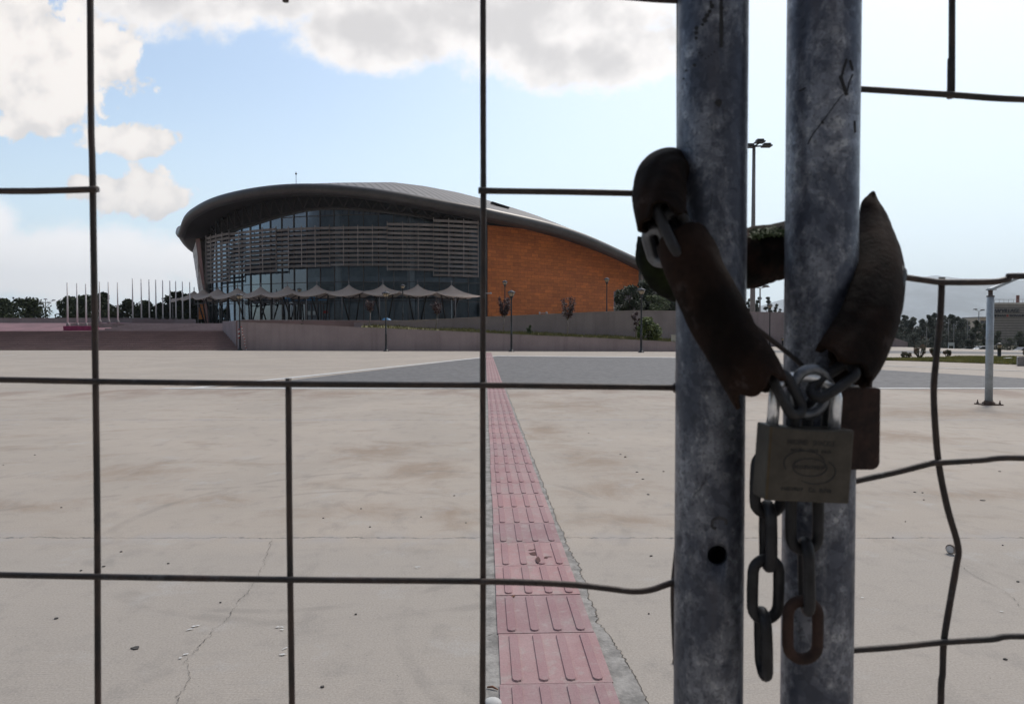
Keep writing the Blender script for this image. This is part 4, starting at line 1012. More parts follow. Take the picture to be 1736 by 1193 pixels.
# white electric box, planter block, verge kerb bit, blue-white sign
p = P(1143, 580, 52); m_ = MB(); m_.box((p.x - .17, 52, p.z - .4), (p.x + .2, 52.3, p.z + .5)); m_.box((p.x - .2, 51.95, p.z + .5), (p.x + .23, 52.35, p.z + .56)); tag(m_.build('electric_box', M['whitew']), 'small white electric box on the slope beside the left gate post', 'electric box')
p = G(1725, 620.5); root = empty('concrete_planter', p, 'square grey concrete planter on the court at the right edge', 'planter')
m_ = MB(); m_.prism([(p.x, p.y, 0), (p.x + 1.1, p.y, 0), (p.x + 1.6, p.y + .8, 0), (p.x + .55, p.y + .8, 0)], (0, 0, .36)); m_.build('tub', M['planter'], root, bevel=.03)
m_ = MB(); m_.prism([(p.x + .12, p.y + .08, .361), (p.x + 1.05, p.y + .08, .361), (p.x + 1.5, p.y + .72, .361), (p.x + .58, p.y + .72, .361)], (0, 0, .02)); m_.build('soil', M['earth'], root)
p = G(1709, 610.5); m_ = MB(); m_.bar(p + Vector((-.16, 0, .08)), p + Vector((.17, .05, .10)), .2, .05); tag(m_.build('plank', M['whitew']), 'pale slab lying on the grass right of the lantern bollard', 'slab')
p = P(1613, 586, 78); m_ = MB(); m_.box((p.x - .36, 78, p.z - .0), (p.x + .34, 78.06, p.z + .38)); m_.tube([(p.x - .33, 78.03, -2.3), (p.x - .33, 78.03, p.z)], .04, 6); m_.tube([(p.x + .3, 78.03, -2.3), (p.x + .3, 78.03, p.z)], .04, 6); tag(m_.build('sign_board', M['paper']), 'small pale blue sign board in front of the dark wood', 'sign')
# grey screen wall right of the orange wall
a = P(1041, 528, 78); zt = P(868, 494, 78).z; m_ = MB(); m_.box((a.x, 78, PZ), (a.x + 12, 78.3, zt)); root = tag(m_.build('screen_wall', M['wall2']), 'dark grey screen wall beside the right end of the orange wall', 'wall')
m_ = MB(); m_.box((a.x + .2, 77.8, PZ), (a.x + .85, 77.998, zt + .1)); m_.build('pilaster', M['planter'], root)
# folded parasol-like cover near the doors
p = P(640, 543, 70); m_ = MB(); m_.ball((p.x, 75, PZ + .1), .62, 3, (1, .8, .9)); tag(m_.build('covered_cart', M['blue']), 'small dark blue covered cart on the plaza behind the middle lamp', 'cart')

# ---------------------------------------------------------------- cinema complex and far buildings
D = 230
xl = P(1680, 513, D).x; zt = P(868, 515.5, D).z; k = D / 1157.3
root = empty('cinema_building', (xl + 20, D, -2.3), 'big grey ribbed cinema building with dark sign letters at the right edge', 'building')
kx = (D + 50) / D; m_ = MB(); m_.prism([(xl, D, -2.3), (xl + 75, D, -2.3), (xl + 115, D + 50, -2.3), (xl * kx + 2, D + 50, -2.3)], (0, 0, zt + 2.3)); m_.build('wall', M['cinema'], root)
m_ = MB(); n = 14
for i in range(n):
    z = -1 + i * (zt + .5) / n; m_.box((xl + .05, D - .14, z), (xl + 75.1, D - .004, z + .32))
m_.build('cladding_ribs', M['cinerib'], root)
m_ = MB(); m_.prism([(xl - .3, D - .4, zt), (xl + 75.4, D - .4, zt), (xl + 115, D + 50.4, zt), (xl * kx + 1.8, D + 50.4, zt)], (0, 0, .5)); m_.build('roof_edge', M['whitew'], root)
m_ = MB(); q = P(1733, 500, D - 0); m_.tube([(q.x, D + 2, zt), (q.x, D + 2, q.z)], .5, 8); m_.build('chimney', M['rust'], root)
m_ = MB()
for i in range(12): m_.tube([(xl + 1.5 + i * 1.6, D + .5, zt + .5), (xl + 1.5 + i * 1.6, D + .5, zt + 1.6)], .05, 5)
m_.tube([(xl + 1.5, D + .5, zt + 1.6), (xl + 19, D + .5, zt + 1.6)], .06, 5); m_.build('roof_rail', M['mast'], root)
def word(txt, px0, px1, yb, yt, mat, nm):
    h = (yb - yt) * k; o_ = text_mesh(txt, h / .73, .12, mat, nm, root, (P(px0, yb, D).x, D - .35, P(868, yb, D).z), (1, 0, 0), (0, 0, 1), .02)
    w = max(v.co.x for v in o_.data.vertices) - min(v.co.x for v in o_.data.vertices); s_ = (px1 - px0) * k / w
    x0_ = min(v.co.x for v in o_.data.vertices)
    for v_ in o_.data.vertices: v_.co.x = x0_ + (v_.co.x - x0_) * s_
word('VILLAGE', 1696.5, 1727.5, 529.4, 523.4, M['letter'], 'sign_letters')
word('CINEMAS', 1673.5, 1703.5, 536.9, 532.9, M['letter'], 'sign_letters')
word('&', 1705, 1708.5, 536.9, 532.9, M['letterred'], 'sign_letters')
word('BOWLING', 1710.5, 1742, 536.9, 532.9, M['letter'], 'sign_letters')
m_ = MB()
for pts in (((1685.6, 524), (1688.4, 529.4), (1691, 524)), ((1690.4, 524), (1692.6, 529.4), (1695, 524))):
    q = [P(a, b_, D) for a, b_ in pts]; q = [Vector((v.x, D - .4, v.z)) for v in q]; m_.bar(q[0], q[1], .2, .32); m_.bar(q[1], q[2], .2, .32)
m_.build('sign_emblem', M['letter'], root)
def block(px0, px1, yt, D, zb, mat, label, rows_, cols_):
    a, c = P(px0, yt, D), P(px1, yt, D); root = empty('building', ((a.x + c.x) / 2, D, zb), label, 'building')
    m_ = MB(); m_.box((a.x, D, zb), (c.x, D + 12, a.z)); m_.build('wall', mat, root)
    m_ = MB(); m_.box((a.x - .2, D - .2, a.z), (c.x + .2, D + 12.2, a.z + .4)); m_.build('roof', M['roofedge'], root)
    for r_ in range(rows_):
        for q in range(cols_):
            x = a.x + (c.x - a.x) * (q + .5) / cols_; z = zb + 2 + (a.z - zb - 2.5) * (r_ + .5) / rows_
            m_ = MB(); m_.box((x - .8, D - .06, z - .7), (x + .8, D - .01, z + .7)); m_.build('window', M['darkwin'], root)
block(1629, 1644, 549.5, 260, -2.3, M['whitew'], 'small white building with dark windows between two clumps of trees', 3, 3)
block(1662, 1682, 538.5, 300, -2.3, M['beige'], 'beige block partly behind the grey steel post', 3, 3)
# parked cars on the lower road
def car(px, D, mat, label, rot=0.):
    x = P(px, 560, D).x; root = empty('parked_car', (x, D, -2.3), label, 'car', 'cars parked beyond the court')
    prof_ = [(-2.1, .35), (-2.1, .75), (-1.95, .9), (-1.2, .98), (-.65, 1.42), (.75, 1.42), (1.35, 1.0), (2.0, .88), (2.15, .6), (2.1, .35)]
    m_ = MB(); m_.prism([(x + a, D - .85, -2.3 + b_) for a, b_ in prof_], (0, 1.7, 0)); m_.build('body', mat, root, bevel=.06)
    m_ = MB(); m_.prism([(x + a, D - .862, -2.3 + b_) for a, b_ in ((-1.05, 1.0), (-.6, 1.36), (.7, 1.36), (1.15, 1.0))], (0, 1.724, 0)); m_.build('side_windows', M['carglass'], root)
    for wx in (-1.35, 1.35):
        for wy in (-.75, .75):
            m_ = MB(); m_.tube([(x + wx, D + wy - .1, -1.98), (x + wx, D + wy + .1, -1.98)], .32, 16); m_.build('wheel', M['tyre'], root)
car(1650, 132, M['card'], 'dark car roof left of the silver car, below the wood'); car(1666, 128, M['carw'], 'silver car left of the grey steel post, below the wood'); car(1738, 118, M['card'], 'dark blue car at the right edge behind the planter')

# ================================================================ VEGETATION
def leaves(mb_, cen, rad, n, size, r, squash=1.0, hollow=.25):
    for i in range(n):
        d = Vector((r.gauss(0, 1), r.gauss(0, 1), r.gauss(0, 1))).normalized() * (hollow + (1 - hollow) * r.random() ** .6)
        p = cen + Vector((d.x * rad[0], d.y * rad[1], d.z * rad[2]))
        a = Vector((r.gauss(0, 1), r.gauss(0, 1), r.gauss(0, 1))).normalized(); c = a.orthogonal().normalized(); s_ = size * r.uniform(.6, 1.3)
        mb_.face([p + a * s_, p + c * s_ * .55, p - a * s_, p - c * s_ * .55])
def tree(name, px, yt, yb, wpx, D, zb, label, cat, mat, group=None, seed=0, n=1500, trunk=.25, clumps=14, ls=.012, bark='bark', low=.12, col=False):
    r = random.Random(seed * 31 + int(px)); top_ = P(px, yt, D); h = top_.z - zb; w = wpx / 1157.3 * D / 2; x = top_.x
    root = empty(name, (x, D, zb), label, cat, group)
    m_ = MB(); cc = []
    for i in range(clumps):
        t = low + (1 - low) * (i + .5) / clumps; env = (math.sin(math.pi * min(1, (t - low) / (1 - low) * .86 + .14)) ** .6) if not col else (1 - .75 * t)
        a = r.uniform(0, 6.28); q = r.uniform(.15, .75) * w * env
        cr = w * r.uniform(.30, .52) * (1 if not col else .6) * (env * .5 + .5)
        cz = zb + h * t; cz = min(cz, top_.z - cr * .6); cc.append(Vector((x + math.cos(a) * q, D + math.sin(a) * q, cz)))
        leaves(m_, cc[-1], (cr, cr, cr * .75), n // clumps, max(.05, h * ls * 2.2), r)
    m_.build('crown', mat, root, recalc=False)
    m_ = MB(); m_.tube([(x, D, zb), (x + r.uniform(-.1, .1) * w, D, zb + h * .35), (x, D, zb + h * .75)], [h * .035 * trunk * 4, h * .025 * trunk * 4, h * .01], 8)
    for c in cc[::2]: m_.tube([(x, D, zb + (c.z - zb) * .55), c], [h * .012, h * .005], 5)
    m_.build('trunk', M[bark], root)
    return root
# left trees behind the low wall
lt = [(8, 507, 46), (52, 506, 54), (120, 503, 42), (142, 500, 36), (176, 497, 42), (215, 508, 40), (246, 510, 34), (272, 514, 30), (297, 495, 36), (318, 499, 34), (338, 505, 30)]
ll = ['broad dark tree at the left edge', 'rounded dark tree second from the left edge', 'dark tree behind the first three flagpoles, left one', 'dark tree behind the first three flagpoles, right one', 'taller dark tree right of the long fence wire', 'dark tree behind the second group of flagpoles', 'dark tree behind the left part of the nine flagpoles', 'low dark tree behind the middle of the nine flagpoles', 'taller feathery dark tree behind the right flagpoles', 'dark tree behind the rightmost flagpoles', 'dark tree right beside the first canopy']
for i, (px, yt, w) in enumerate(lt): tree('broadleaf_tree', px, yt, 541, w * 1.35, 112 + (i % 3) * 4, 2.4, ll[i], 'tree', M['leafdark'], 'dark trees behind the flagpoles', i, 3600, .25, 26, .02, low=.0)
tree('cypress', 22, 502, 541, 7, 128, 2.4, 'thin dark cypress tip between the two trees at the left edge', 'tree', M['leafdark'], None, 3, 500, .2, 8, .012, col=True)
# bush and trees right of the orange wall, behind the retaining wall
for i, (px, yt, w, D, l) in enumerate(((1066, 484, 62, 73.0, 'dark rounded tree left part of the clump beside the screen wall'), (1098, 475, 80, 75, 'dark green tree in the middle of the clump behind the retaining wall'), (1138, 474, 80, 75, 'dark green tree at the right of the clump, behind the gate post'), (1110, 501, 60, 71.5, 'lighter green shrub at the foot of the clump above the wall'))):
    tree('dense_tree' if i < 3 else 'shrub', px, yt, 526, w, D, 2.45 if i < 3 else 2.4, l, 'tree' if i < 3 else 'shrub', M['leafdark'] if i < 3 else M['leafmid'], 'clump behind the retaining wall', i, 3000, .2, 18, .02, low=.05)
# bright bush on the slope
tree('bush', 1099, 538, 578, 50, 52.6, .75, 'bright green bush on the slope behind the fourth iron lamp', 'bush', M['leafbright'], None, 4, 2400, .2, 16, .03, low=.08)
tree('bush', 1079, 530, 578, 22, 54.5, .9, 'thin bare greyish bush leaning left of the bright green bush', 'bush', M['leafred'], None, 8, 240, .2, 8, .03, bark='barkpale', low=.3)
tree('bush', 898, 552, 566, 15, 56.5, 1.05, 'small green bush on the grass slope right of the third iron lamp', 'bush', M['leafmid'], None, 5, 500, .2, 8, .05, low=.08)
tree('bush', 514, 543, 551, 11, 56.0, 1.6, 'small green plant at the top of the tapering wall before the doors', 'bush', M['leafmid'], None, 6, 200, .2, 5, .05, low=.1)
# saplings
def sapling(px, yt, ymid, yb, wpx, D, label, seed, n=420):
    r = random.Random(seed); top_ = P(px, yt, D); bt = P(px - 2 + r.uniform(-2, 2), yb, D); md = P(px, ymid, D); h = top_.z - md.z; w = wpx / 1157.3 * D / 2
    root = empty('sapling', bt, label, 'sapling', 'dark red leaved saplings in front of the hall')
    m_ = MB(); b2 = MB(); b2.tube([bt, bt.lerp(md, .5) + Vector((.04, 0, 0)), md], [.045, .04, .03], 6)
    for i in range(11):
        a = r.uniform(0, 6.28); e = r.uniform(.35, 1.0); tip = md + Vector((math.cos(a) * w * e * 1.0, math.sin(a) * w * e * .9, h * (1.05 - .45 * e * r.random() - (.0))))
        mid = md.lerp(tip, .45) + Vector((math.cos(a) * w * .15, 0, -h * .02)); b2.tube([md, mid, tip], [.022, .015, .006], 5)
        for j in range(n // 11):
            t = r.uniform(.2, 1.0); p = md.lerp(mid, t * 2) if t < .5 else mid.lerp(tip, t * 2 - 1)
            leaves(m_, p + Vector((r.gauss(0, .07), r.gauss(0, .07), r.gauss(0, .07))), (.08, .08, .08), 1, .085, r)
    m_.build('crown', M['leafred'], root, recalc=False); b2.build('trunk', M['barkpale'], root)
sapling(855, 504, 538, 567, 30, 56.5, 'dark red sapling with a dense crown just left of the third iron lamp', 1, 950)
sapling(962, 506, 543, 569, 32, 56, 'dark red sapling with a spreading crown against the middle of the orange wall', 2, 750)
sapling(741, 511, 534, 560, 20, 56.5, 'slim dark red sapling in front of the right end canopy', 3, 420)
sapling(628, 509, 530, 555, 17, 56, 'slim dark sapling left of the second iron lamp', 4, 260)
# heart shaped shrubs on the verge
for i, (px, yt, yb, w, l) in enumerate(((1537, 594.5, 609, 17, 'small brownish shrub on the verge, leftmost of the row'), (1559, 582, 609, 22, 'larger reddish green heart shaped shrub on the verge'), (1583, 589, 606, 14, 'brownish shrub on the verge just behind the bent wire'), (1606, 592, 606.5, 13, 'small heart shaped shrub on the verge right of the bent wire'), (1741, 592, 606, 12, 'reddish shrub at the right edge above the planter'))):
    p = G(px, yb); r = random.Random(i + 40); D = p.y; h = P(px, yt, D).z; ww = w / 1157.3 * D / 2
    root = empty('shrub', p, l, 'shrub', 'brown green shrubs along the verge')
    m_ = MB(); b2 = MB()
    for j in range(16):
        a = r.uniform(0, 6.28); tip = p + Vector((math.cos(a) * ww * r.uniform(.3, 1.0), math.sin(a) * ww, h * r.uniform(.55, 1.0)))
        b2.tube([p, p.lerp(tip, .5) + Vector((math.cos(a) * ww * .25, 0, 0)), tip], [.02, .013, .006], 5)
        leaves(m_, p.lerp(tip, .8), (ww * .33, ww * .33, h * .2), 34, .05, r)
    m_.build('foliage', M['leafbrown'], root, recalc=False); b2.build('stems', M['bark'], root)
# wood beyond the court, right: individual trees
r = random.Random(77); i = 0
rt2 = [(1492, 541), (1508, 537), (1522, 533), (1534, 534), (1546, 538), (1563, 541), (1575, 534), (1586, 531), (1600, 535), (1612, 533), (1624, 537), (1632, 540), (1655, 543), (1668, 548), (1691, 561), (1728, 561), (1712, 572), (1741, 566)]
lw = ['leftmost dark pine of the wood, touching the leather strap', 'dark pine second from the left in the wood', 'pointed dark pine above the shortest shrub', 'dark pine left of the gap above the larger shrub', 'lower dark pine right of the larger shrub', 'dark pine in the dip left of the bent wire', 'tall pine just left of the bent wire', 'tall pine behind the bent wire', 'pine just right of the bent wire', 'tall pine with light showing through its crown', 'pine near the right end of the wood', 'last pine at the right end of the wood', 'rounded dark tree left of the grey steel post', 'dark tree hidden behind the grey steel post', 'green tree right of the grey steel post before the cinema', 'dark tree before the cinema, under the sign', 'low bushy tree between the two trees before the cinema', 'dark tree at the right picture edge']
for (px, yt) in rt2:
    D = 150 + r.uniform(-15, 15) if px < 1680 else 125
    tree('pine_tree' if px < 1645 else 'broadleaf_tree', px, yt, 590, 31 if px < 1650 else 29, D, -2.3, lw[i], 'tree', M['leafpine'] if px < 1645 else M['leafdark'], 'trees beyond the court on the right', i, 3000, .25, 18, .012, low=.1); i += 1
for j, (px, w, D) in enumerate(((1515, 40, 118), (1550, 44, 122), (1590, 40, 118), (1622, 34, 120), (1648, 30, 122), (1600, 60, 170), (1540, 60, 172), (1570, 60, 171), (1630, 40, 168))):
    tree('bushy_tree', px, 563 if j < 5 else 548, 590, w, D, -2.3, ('low bushy undergrowth tree in the wood ' + ['above the leftmost verge shrub', 'above the heart shaped shrub', 'right of the bent wire', 'behind the small sign board', 'left of the parked cars', 'far back right of the bent wire', 'far back above the heart shaped shrub', 'far back left of the bent wire', 'far back above the sign board'][j]), 'tree', M['leafpine'], 'undergrowth of the wood', j, 2600, .25, 14, .016, low=.02)
# pines seen between the gate posts
for j, (px, yt, w) in enumerate(((1287, 503, 22), (1303, 503, 17), (1316, 515, 12), (1322, 523, 10), (1335, 519, 14), (1270, 506, 18))):
    tree('pine_tree', px, yt, 530, w, 135 + j * 3, 0, ['tall dark pine just right of the left gate post', 'dark pine behind the iron lamp between the posts', 'small dark pine right of that iron lamp', 'tiny dark tree top between the posts above the wall', 'dark pine touching the right gate post', 'dark pine mostly behind the left gate post'][j], 'tree', M['leafpine'], 'pines between the gate posts', j, 1100, .25, 12, .016, low=.1)

# ---------------------------------------------------------------- small litter on the court
r = random.Random(21)
spots = [(230, 1098, 'gum'), (548, 878, 'gum'), (603, 1041, 'gum'), (627, 893, 'gum'), (1100, 1040, 'gum'), (1104, 942, 'gum'), (1666, 848, 'gum'), (137, 967, 'gum'), (176, 960, 'gum'), (547, 1164, 'gum'), (1143, 1123, 'stone'), (714, 876, 'gum'), (1548, 798, 'gum'), (1564, 835, 'gum'), (1535, 884, 'gum'), (1695, 799, 'gum'), (1704, 1117, 'gum'), (1142, 1010, 'gum'), (1060, 775, 'stone'), (1052, 770, 'gum'), (1080, 800, 'gum'), (1090, 812, 'gum'), (998, 734, 'gum'), (770, 840, 'gum'), (1125, 799, 'gum'), (1700, 924, 'gum'), (1566, 847, 'gum'), (1551, 834, 'gum'), (790, 886, 'gum'), (612, 862, 'gum'), (104, 860, 'gum'), (95, 1048, 'gum'), (205, 935, 'gum')]
spots += [(px, py, 'gum') for px, py in ((r.uniform(0, 1730), 690 + 480 * r.random() ** 1.6) for _ in range(14)) if not (830 < px < 1010)]
for px, py, kd in spots:
    p = G(px, py, .001); s_ = (r.uniform(.003, .007) if px not in (1666, 230) else .014) * (1 if p.y < 5 else 1.5); m_ = MB()
    n = 9; ring = [Vector((p.x + s_ * math.cos(a * 6.283 / n) * r.uniform(.7, 1.5), p.y + s_ * 1.0 * math.sin(a * 6.283 / n) * r.uniform(.6, 1.1), .0005)) for a in range(n)]
    m_.prism(ring, (0, 0, .004 if kd == 'gum' else .012)); o = m_.build('gum_spot' if kd == 'gum' else 'small_stone', M['gum'] if kd == 'gum' else M['stone'])
    tag(o, 'small dark flattened spot stuck to the concrete court' if kd == 'gum' else 'small brownish stone lying on the concrete court', 'gum spot' if kd == 'gum' else 'stone', 'dark spots on the court' if kd == 'gum' else 'small stones on the court')
m_ = MB(); a, c = G(826, 1164, .008), G(844, 1168, .008); m_.tube([a, a.lerp(c, .5) + Vector((0, .003, .004)), c], [.003, .004, .002], 6); tag(m_.build('twig', M['twig']), 'short brown twig lying left of the pink strip at the bottom', 'twig')
m_ = MB(); p = G(835, 1192, .01); m_.ball((p.x, p.y, .012), .03, 3, (1, .9, .5)); tag(m_.build('pale_stone', M['line']), 'pale rounded stone at the bottom edge left of the pink strip', 'stone')
m_ = MB(); p = G(869, 1013, .012); m_.bar(p + Vector((-.012, 0, 0)), p + Vector((.010, .02, .004)), .008, .004); tag(m_.build('dead_leaf', M['twig']), 'small curled dead leaf on a joint of the pink strip', 'leaf')
# discarded disc near the bent wire at right
p = G(1612, 939, 0); root = empty('bottle_cap', p, 'pale round lid standing on the court behind the bent wire', 'lid'); m_ = MB(); m_.tube([(p.x - .004, p.y, .027), (p.x + .008, p.y + .006, .027)], .026, 20); m_.build('rim', M['stone'], root)
m_ = MB(); m_.tube([(p.x - .007, p.y - .002, .027), (p.x - .0045, p.y, .027)], .019, 20); m_.build('face', M['whitem'], root)
# white scuffs and the wet stain on the tiles
mb = MB()
for (px, py, a, l) in ((322, 1066, .7, .05), (332, 1060, .4, .05), (315, 1108, .9, .03), (306, 1114, .9, .02), (470, 1062, .3, .03), (478, 1066, .1, .03), (483, 1098, 1.0, .04), (480, 1108, .1, .05), (478, 1062, -.4, .03), (708, 960, .1, .05), (707, 962, -.3, .02), (1462, 1012, .1, .02), (1697, 1035, -.3, .03)):
    p = G(px, py, .0045); n = 8; l *= .8; d = Vector((math.cos(a), math.sin(a), 0)); q = Vector((-d.y, d.x, 0))
    mb.face([p + d * l * t * .42 + q * (.0035 * s_ * (1 - t * t) * r.uniform(.2, 2.2) + r.uniform(-.003, .003)) for t, s_ in ((-1, 1), (-.5, 1), (0, 1), (.5, 1), (1, 1), (.5, -1), (0, -1), (-.5, -1))])
struct(mb.build('chalk_scuffs', M['line'], origin=(0, 0, 0)))
mb = MB()
for (px, py, w, d_) in ((906, 938, .028, .03), (909, 931, .02, .012), (912, 948, .012, .05), (924, 945, .016, .012), (930, 943, .02, .006), (900, 932, .014, .01)):
    p = G(px, py, .0170 if abs(px - 912) < 1 else .0118); n = 16
    mb.face([(p.x + w * math.cos(i * 6.283 / n) * (1 + .5 * noise.noise(Vector((i * .9, px, 0)))), p.y + d_ * math.sin(i * 6.283 / n) * (1 + .5 * noise.noise(Vector((i * .9, px, 4)))), p.z) for i in range(n)])
struct(mb.build('wet_stain', M['stain'], origin=(0, 0, 0)))

# ================================================================ THE GATE IN THE FOREGROUND
PR = .0238; DP = .48
def gate_post(px_top, hole, mat):
    x = P(px_top, 0, DP); X0 = x.x
    return X0
def tube_mesh(x, y, r0, z0, z1, hole=None):
    m_ = MB(); n = 64; zs = [z0 + (z1 - z0) * i / 60 for i in range(61)]
    def ring(rad, z):
        return [Vector((x + rad * math.cos(2 * math.pi * j / n), y + rad * math.sin(2 * math.pi * j / n), z)) for j in range(n)]
    outer_ = [ring(r0 * (1 + .004 * noise.noise(Vector((0, 0, z * 9)))), z) for z in zs]; inner_ = [ring(r0 - .003, z) for z in zs]
    rows = outer_ + inner_[::-1] + [outer_[0]]
    m_.grid(rows, True, True); bmesh.ops.remove_doubles(m_.bm, verts=m_.bm.verts, dist=1e-6)
    return m_
def cut_hole(o, centre, rad):
    m_ = MB(); m_.tube([centre - Vector((0, .02, 0)), centre + Vector((0, .012, 0))], rad, 28, smooth=False); c = m_.build('cutter', M['hole'], origin=(0, 0, 0))
    md = o.modifiers.new('b', 'BOOLEAN'); md.operation = 'DIFFERENCE'; md.object = c; md.solver = 'EXACT'
    dg_ = bpy.context.evaluated_depsgraph_get(); me = bpy.data.meshes.new_from_object(o.evaluated_get(dg_)); o.modifiers.clear(); o.data = me
    bpy.data.objects.remove(c)
LPX = P(1208.5, 0, DP).x; RPX = P(1396.5, 0, DP).x
def wire_tube(root, pts, D, name='wire', r0=.00225, seg=5):
    path = smooth_path([P(px, py, D + (d_[0] if d_ else 0)) for px, py, *d_ in pts], seg)
    m_ = MB(); m_.tube(path, [r0 * (1 + .06 * noise.noise(p * 60)) for p in path], 12); return m_.build(name, M['wire'], root)
LEAF = empty('gate_leaf', (LPX, DP, 0), 'left gate leaf with round hole in its tube post and bent square wire mesh', 'gate', 'pair of chained gate leaves')
o = tube_mesh(LPX, DP, PR, .03, 2.25).build('post', M['galv'], LEAF); ph = P(1217, 941, DP - PR); cut_hole(o, ph, .0067)
def cap_(root, x):
    m_ = MB(); m_.lathe((x, DP, 2.25), [(0, PR + .001), (.01, PR + .001), (.02, PR * .8), (.026, .004)], 32); m_.build('post_cap', M['galv'], root)
cap_(LEAF, LPX)
# little rust rim and old ring mark on the post
m_ = MB(); 
def on_post(x0, px, py, out=.0004):
    """point on the camera-facing side of the post at a photo pixel"""
    D = DP - PR
    for _ in range(12):
        q = P(px, py, D); dx = q.x - x0; dy = math.sqrt(max(0, (PR + out) ** 2 - dx * dx)); D = DP - dy
    return P(px, py, D)
for (a, c) in (((1207, 893), (1208, 881)), ((1208, 881), (1218, 877)), ((1218, 877), (1230, 880)), ((1230, 880), (1231, 889)), ((1207, 893), (1214, 896))):
    m_.bar(on_post(LPX, *a), on_post(LPX, *c), .0020, .0003, Vector((0, 1, 0)))
m_.build('ring_mark', M['markfaint'], LEAF)
DW = .497
# verticals
for px in (-840, -507, -175): wire_tube(LEAF, [(px, -1840), (px + 6, 500), (px + 14, 1400), (px + 26, 3170)], DW)
wire_tube(LEAF, [(147, -1840), (153, 0), (157, 300), (162, 645), (165, 900), (166, 1193), (168, 1500), (172, 3170)], DW)
wire_tube(LEAF, [(481, -1840), (482, -900), (483, -400), (483.5, -150), (484, -70), (484, 3)], DW)
wire_tube(LEAF, [(489, 641), (490, 800), (492, 980), (495, 1193), (498, 1500), (505, 3170)], DW)
wire_tube(LEAF, [(818, -1840), (819, 0), (819.5, 330), (818.5, 655), (819, 980), (818, 1193), (818, 1500), (818, 3170)], DW)
wire_tube(LEAF, [(1152, -1840), (1152, 300), (1153, 560), (1150, 640), (1152, 700), (1153, 850), (1148, 930), (1142, 1000), (1144, 1080), (1149, 1193), (1150, 1500), (1152, 3170)], DW)
# horizontals
DH = DW - .0042
wire_tube(LEAF, [(-1200, -340), (160, -332), (820, -330), (1190, -326)], DH)
wire_tube(LEAF, [(1010, -10), (1062, -5), (1110, -1), (1152, 1), (1200, 2)], DH)
wire_tube(LEAF, [(-1200, 320), (-400, 322), (0, 324), (80, 323.5), (166, 321)], DH)
wire_tube(LEAF, [(811, 323), (850, 324), (960, 325.5), (1080, 328), (1190, 331)], DH)
wire_tube(LEAF, [(-1200, 630), (-300, 640), (0, 643.5), (160, 646.5), (490, 650.5), (820, 653), (1000, 655), (1148, 657), (1195, 658)], DH)
wire_tube(LEAF, [(-1200, 950), (-300, 968), (0, 974), (165, 977), (490, 982), (820, 985), (960, 990), (1030, 997), (1073, 1002), (1105, 999), (1143, 987), (1190, 986)], DH)
wire_tube(LEAF, [(-1200, 1290), (0, 1300), (820, 1310), (1190, 1312)], DH)
wire_tube(LEAF, [(-1200, 1620), (0, 1625), (820, 1630), (1190, 1635)], DH)
wire_tube(LEAF, [(-1200, 1950), (0, 1950), (820, 1950), (1190, 1955)], DH)
for (px, py) in ((1148, 657), (1146, 987)):
    m_ = MB(); m_.ball(P(px, py, DW - .002), .0042, 2, (1, .8, 1)); m_.build('weld', M['wire'], LEAF)
RLEAF = empty('gate_leaf', (RPX, DP, 0), 'right gate leaf with a scratched streaky tube post and crooked wire mesh', 'gate', 'pair of chained gate leaves')
tube_mesh(RPX, DP, PR, .03, 2.25).build('post', M['galv2'], RLEAF); cap_(RLEAF, RPX)
wire_tube(RLEAF, [(1616, -1840), (1614, 0), (1612, 100), (1611, 167)], DW)
wire_tube(RLEAF, [(1597, 470), (1594, 540), (1588, 600), (1583, 660), (1586, 730), (1592, 790), (1606, 860), (1624, 925), (1621, 960), (1609, 1030), (1600, 1088), (1598, 1140), (1595, 1193), (1594, 1500), (1592, 3170)], DW)
for px in (1940, 2270, 2600): wire_tube(RLEAF, [(px, -1840), (px - 6, 500), (px - 14, 1400), (px - 20, 3170)], DW)
wire_tube(RLEAF, [(1400, -180), (1600, -172), (2700, -150)], DH)
wire_tube(RLEAF, [(1410, 148), (1455, 151), (1520, 155), (1612, 161), (1736, 169), (2000, 175), (2700, 190)], DH)
wire_tube(RLEAF, [(1430, 455), (1480, 462), (1540, 471), (1575, 476), (1602, 478.5), (1680, 478), (1710, 473), (1736, 468), (2000, 480), (2700, 490)], DH)
wire_tube(RLEAF, [(1400, 830), (1452, 815), (1520, 800), (1575, 786), (1595, 784), (1660, 780), (1736, 776), (2000, 790), (2700, 800)], DH)
wire_tube(RLEAF, [(1385, 1107), (1442, 1102), (1520, 1096), (1600, 1088), (1680, 1083), (1736, 1078), (2000, 1090), (2700, 1100)], DH)
for y_ in (1400, 1720, 2000): wire_tube(RLEAF, [(1380, y_), (1900, y_ - 10), (2700, y_ - 10)], DH)
wire_tube(RLEAF, [(1262, 540), (1300, 570), (1325, 590), (1352, 612), (1372, 634)], .445, r0=.0016)
for y_ in (-660, -990, -1320, -1650): wire_tube(LEAF, [(-1200, y_), (0, y_), (1190, y_)], DH); wire_tube(RLEAF, [(1400, y_ + 150), (2700, y_ + 150)], DH)
for y_ in (2280, 2600, 2920): wire_tube(LEAF, [(-1200, y_), (0, y_), (1190, y_)], DH); wire_tube(RLEAF, [(1400, y_), (2700, y_)], DH)
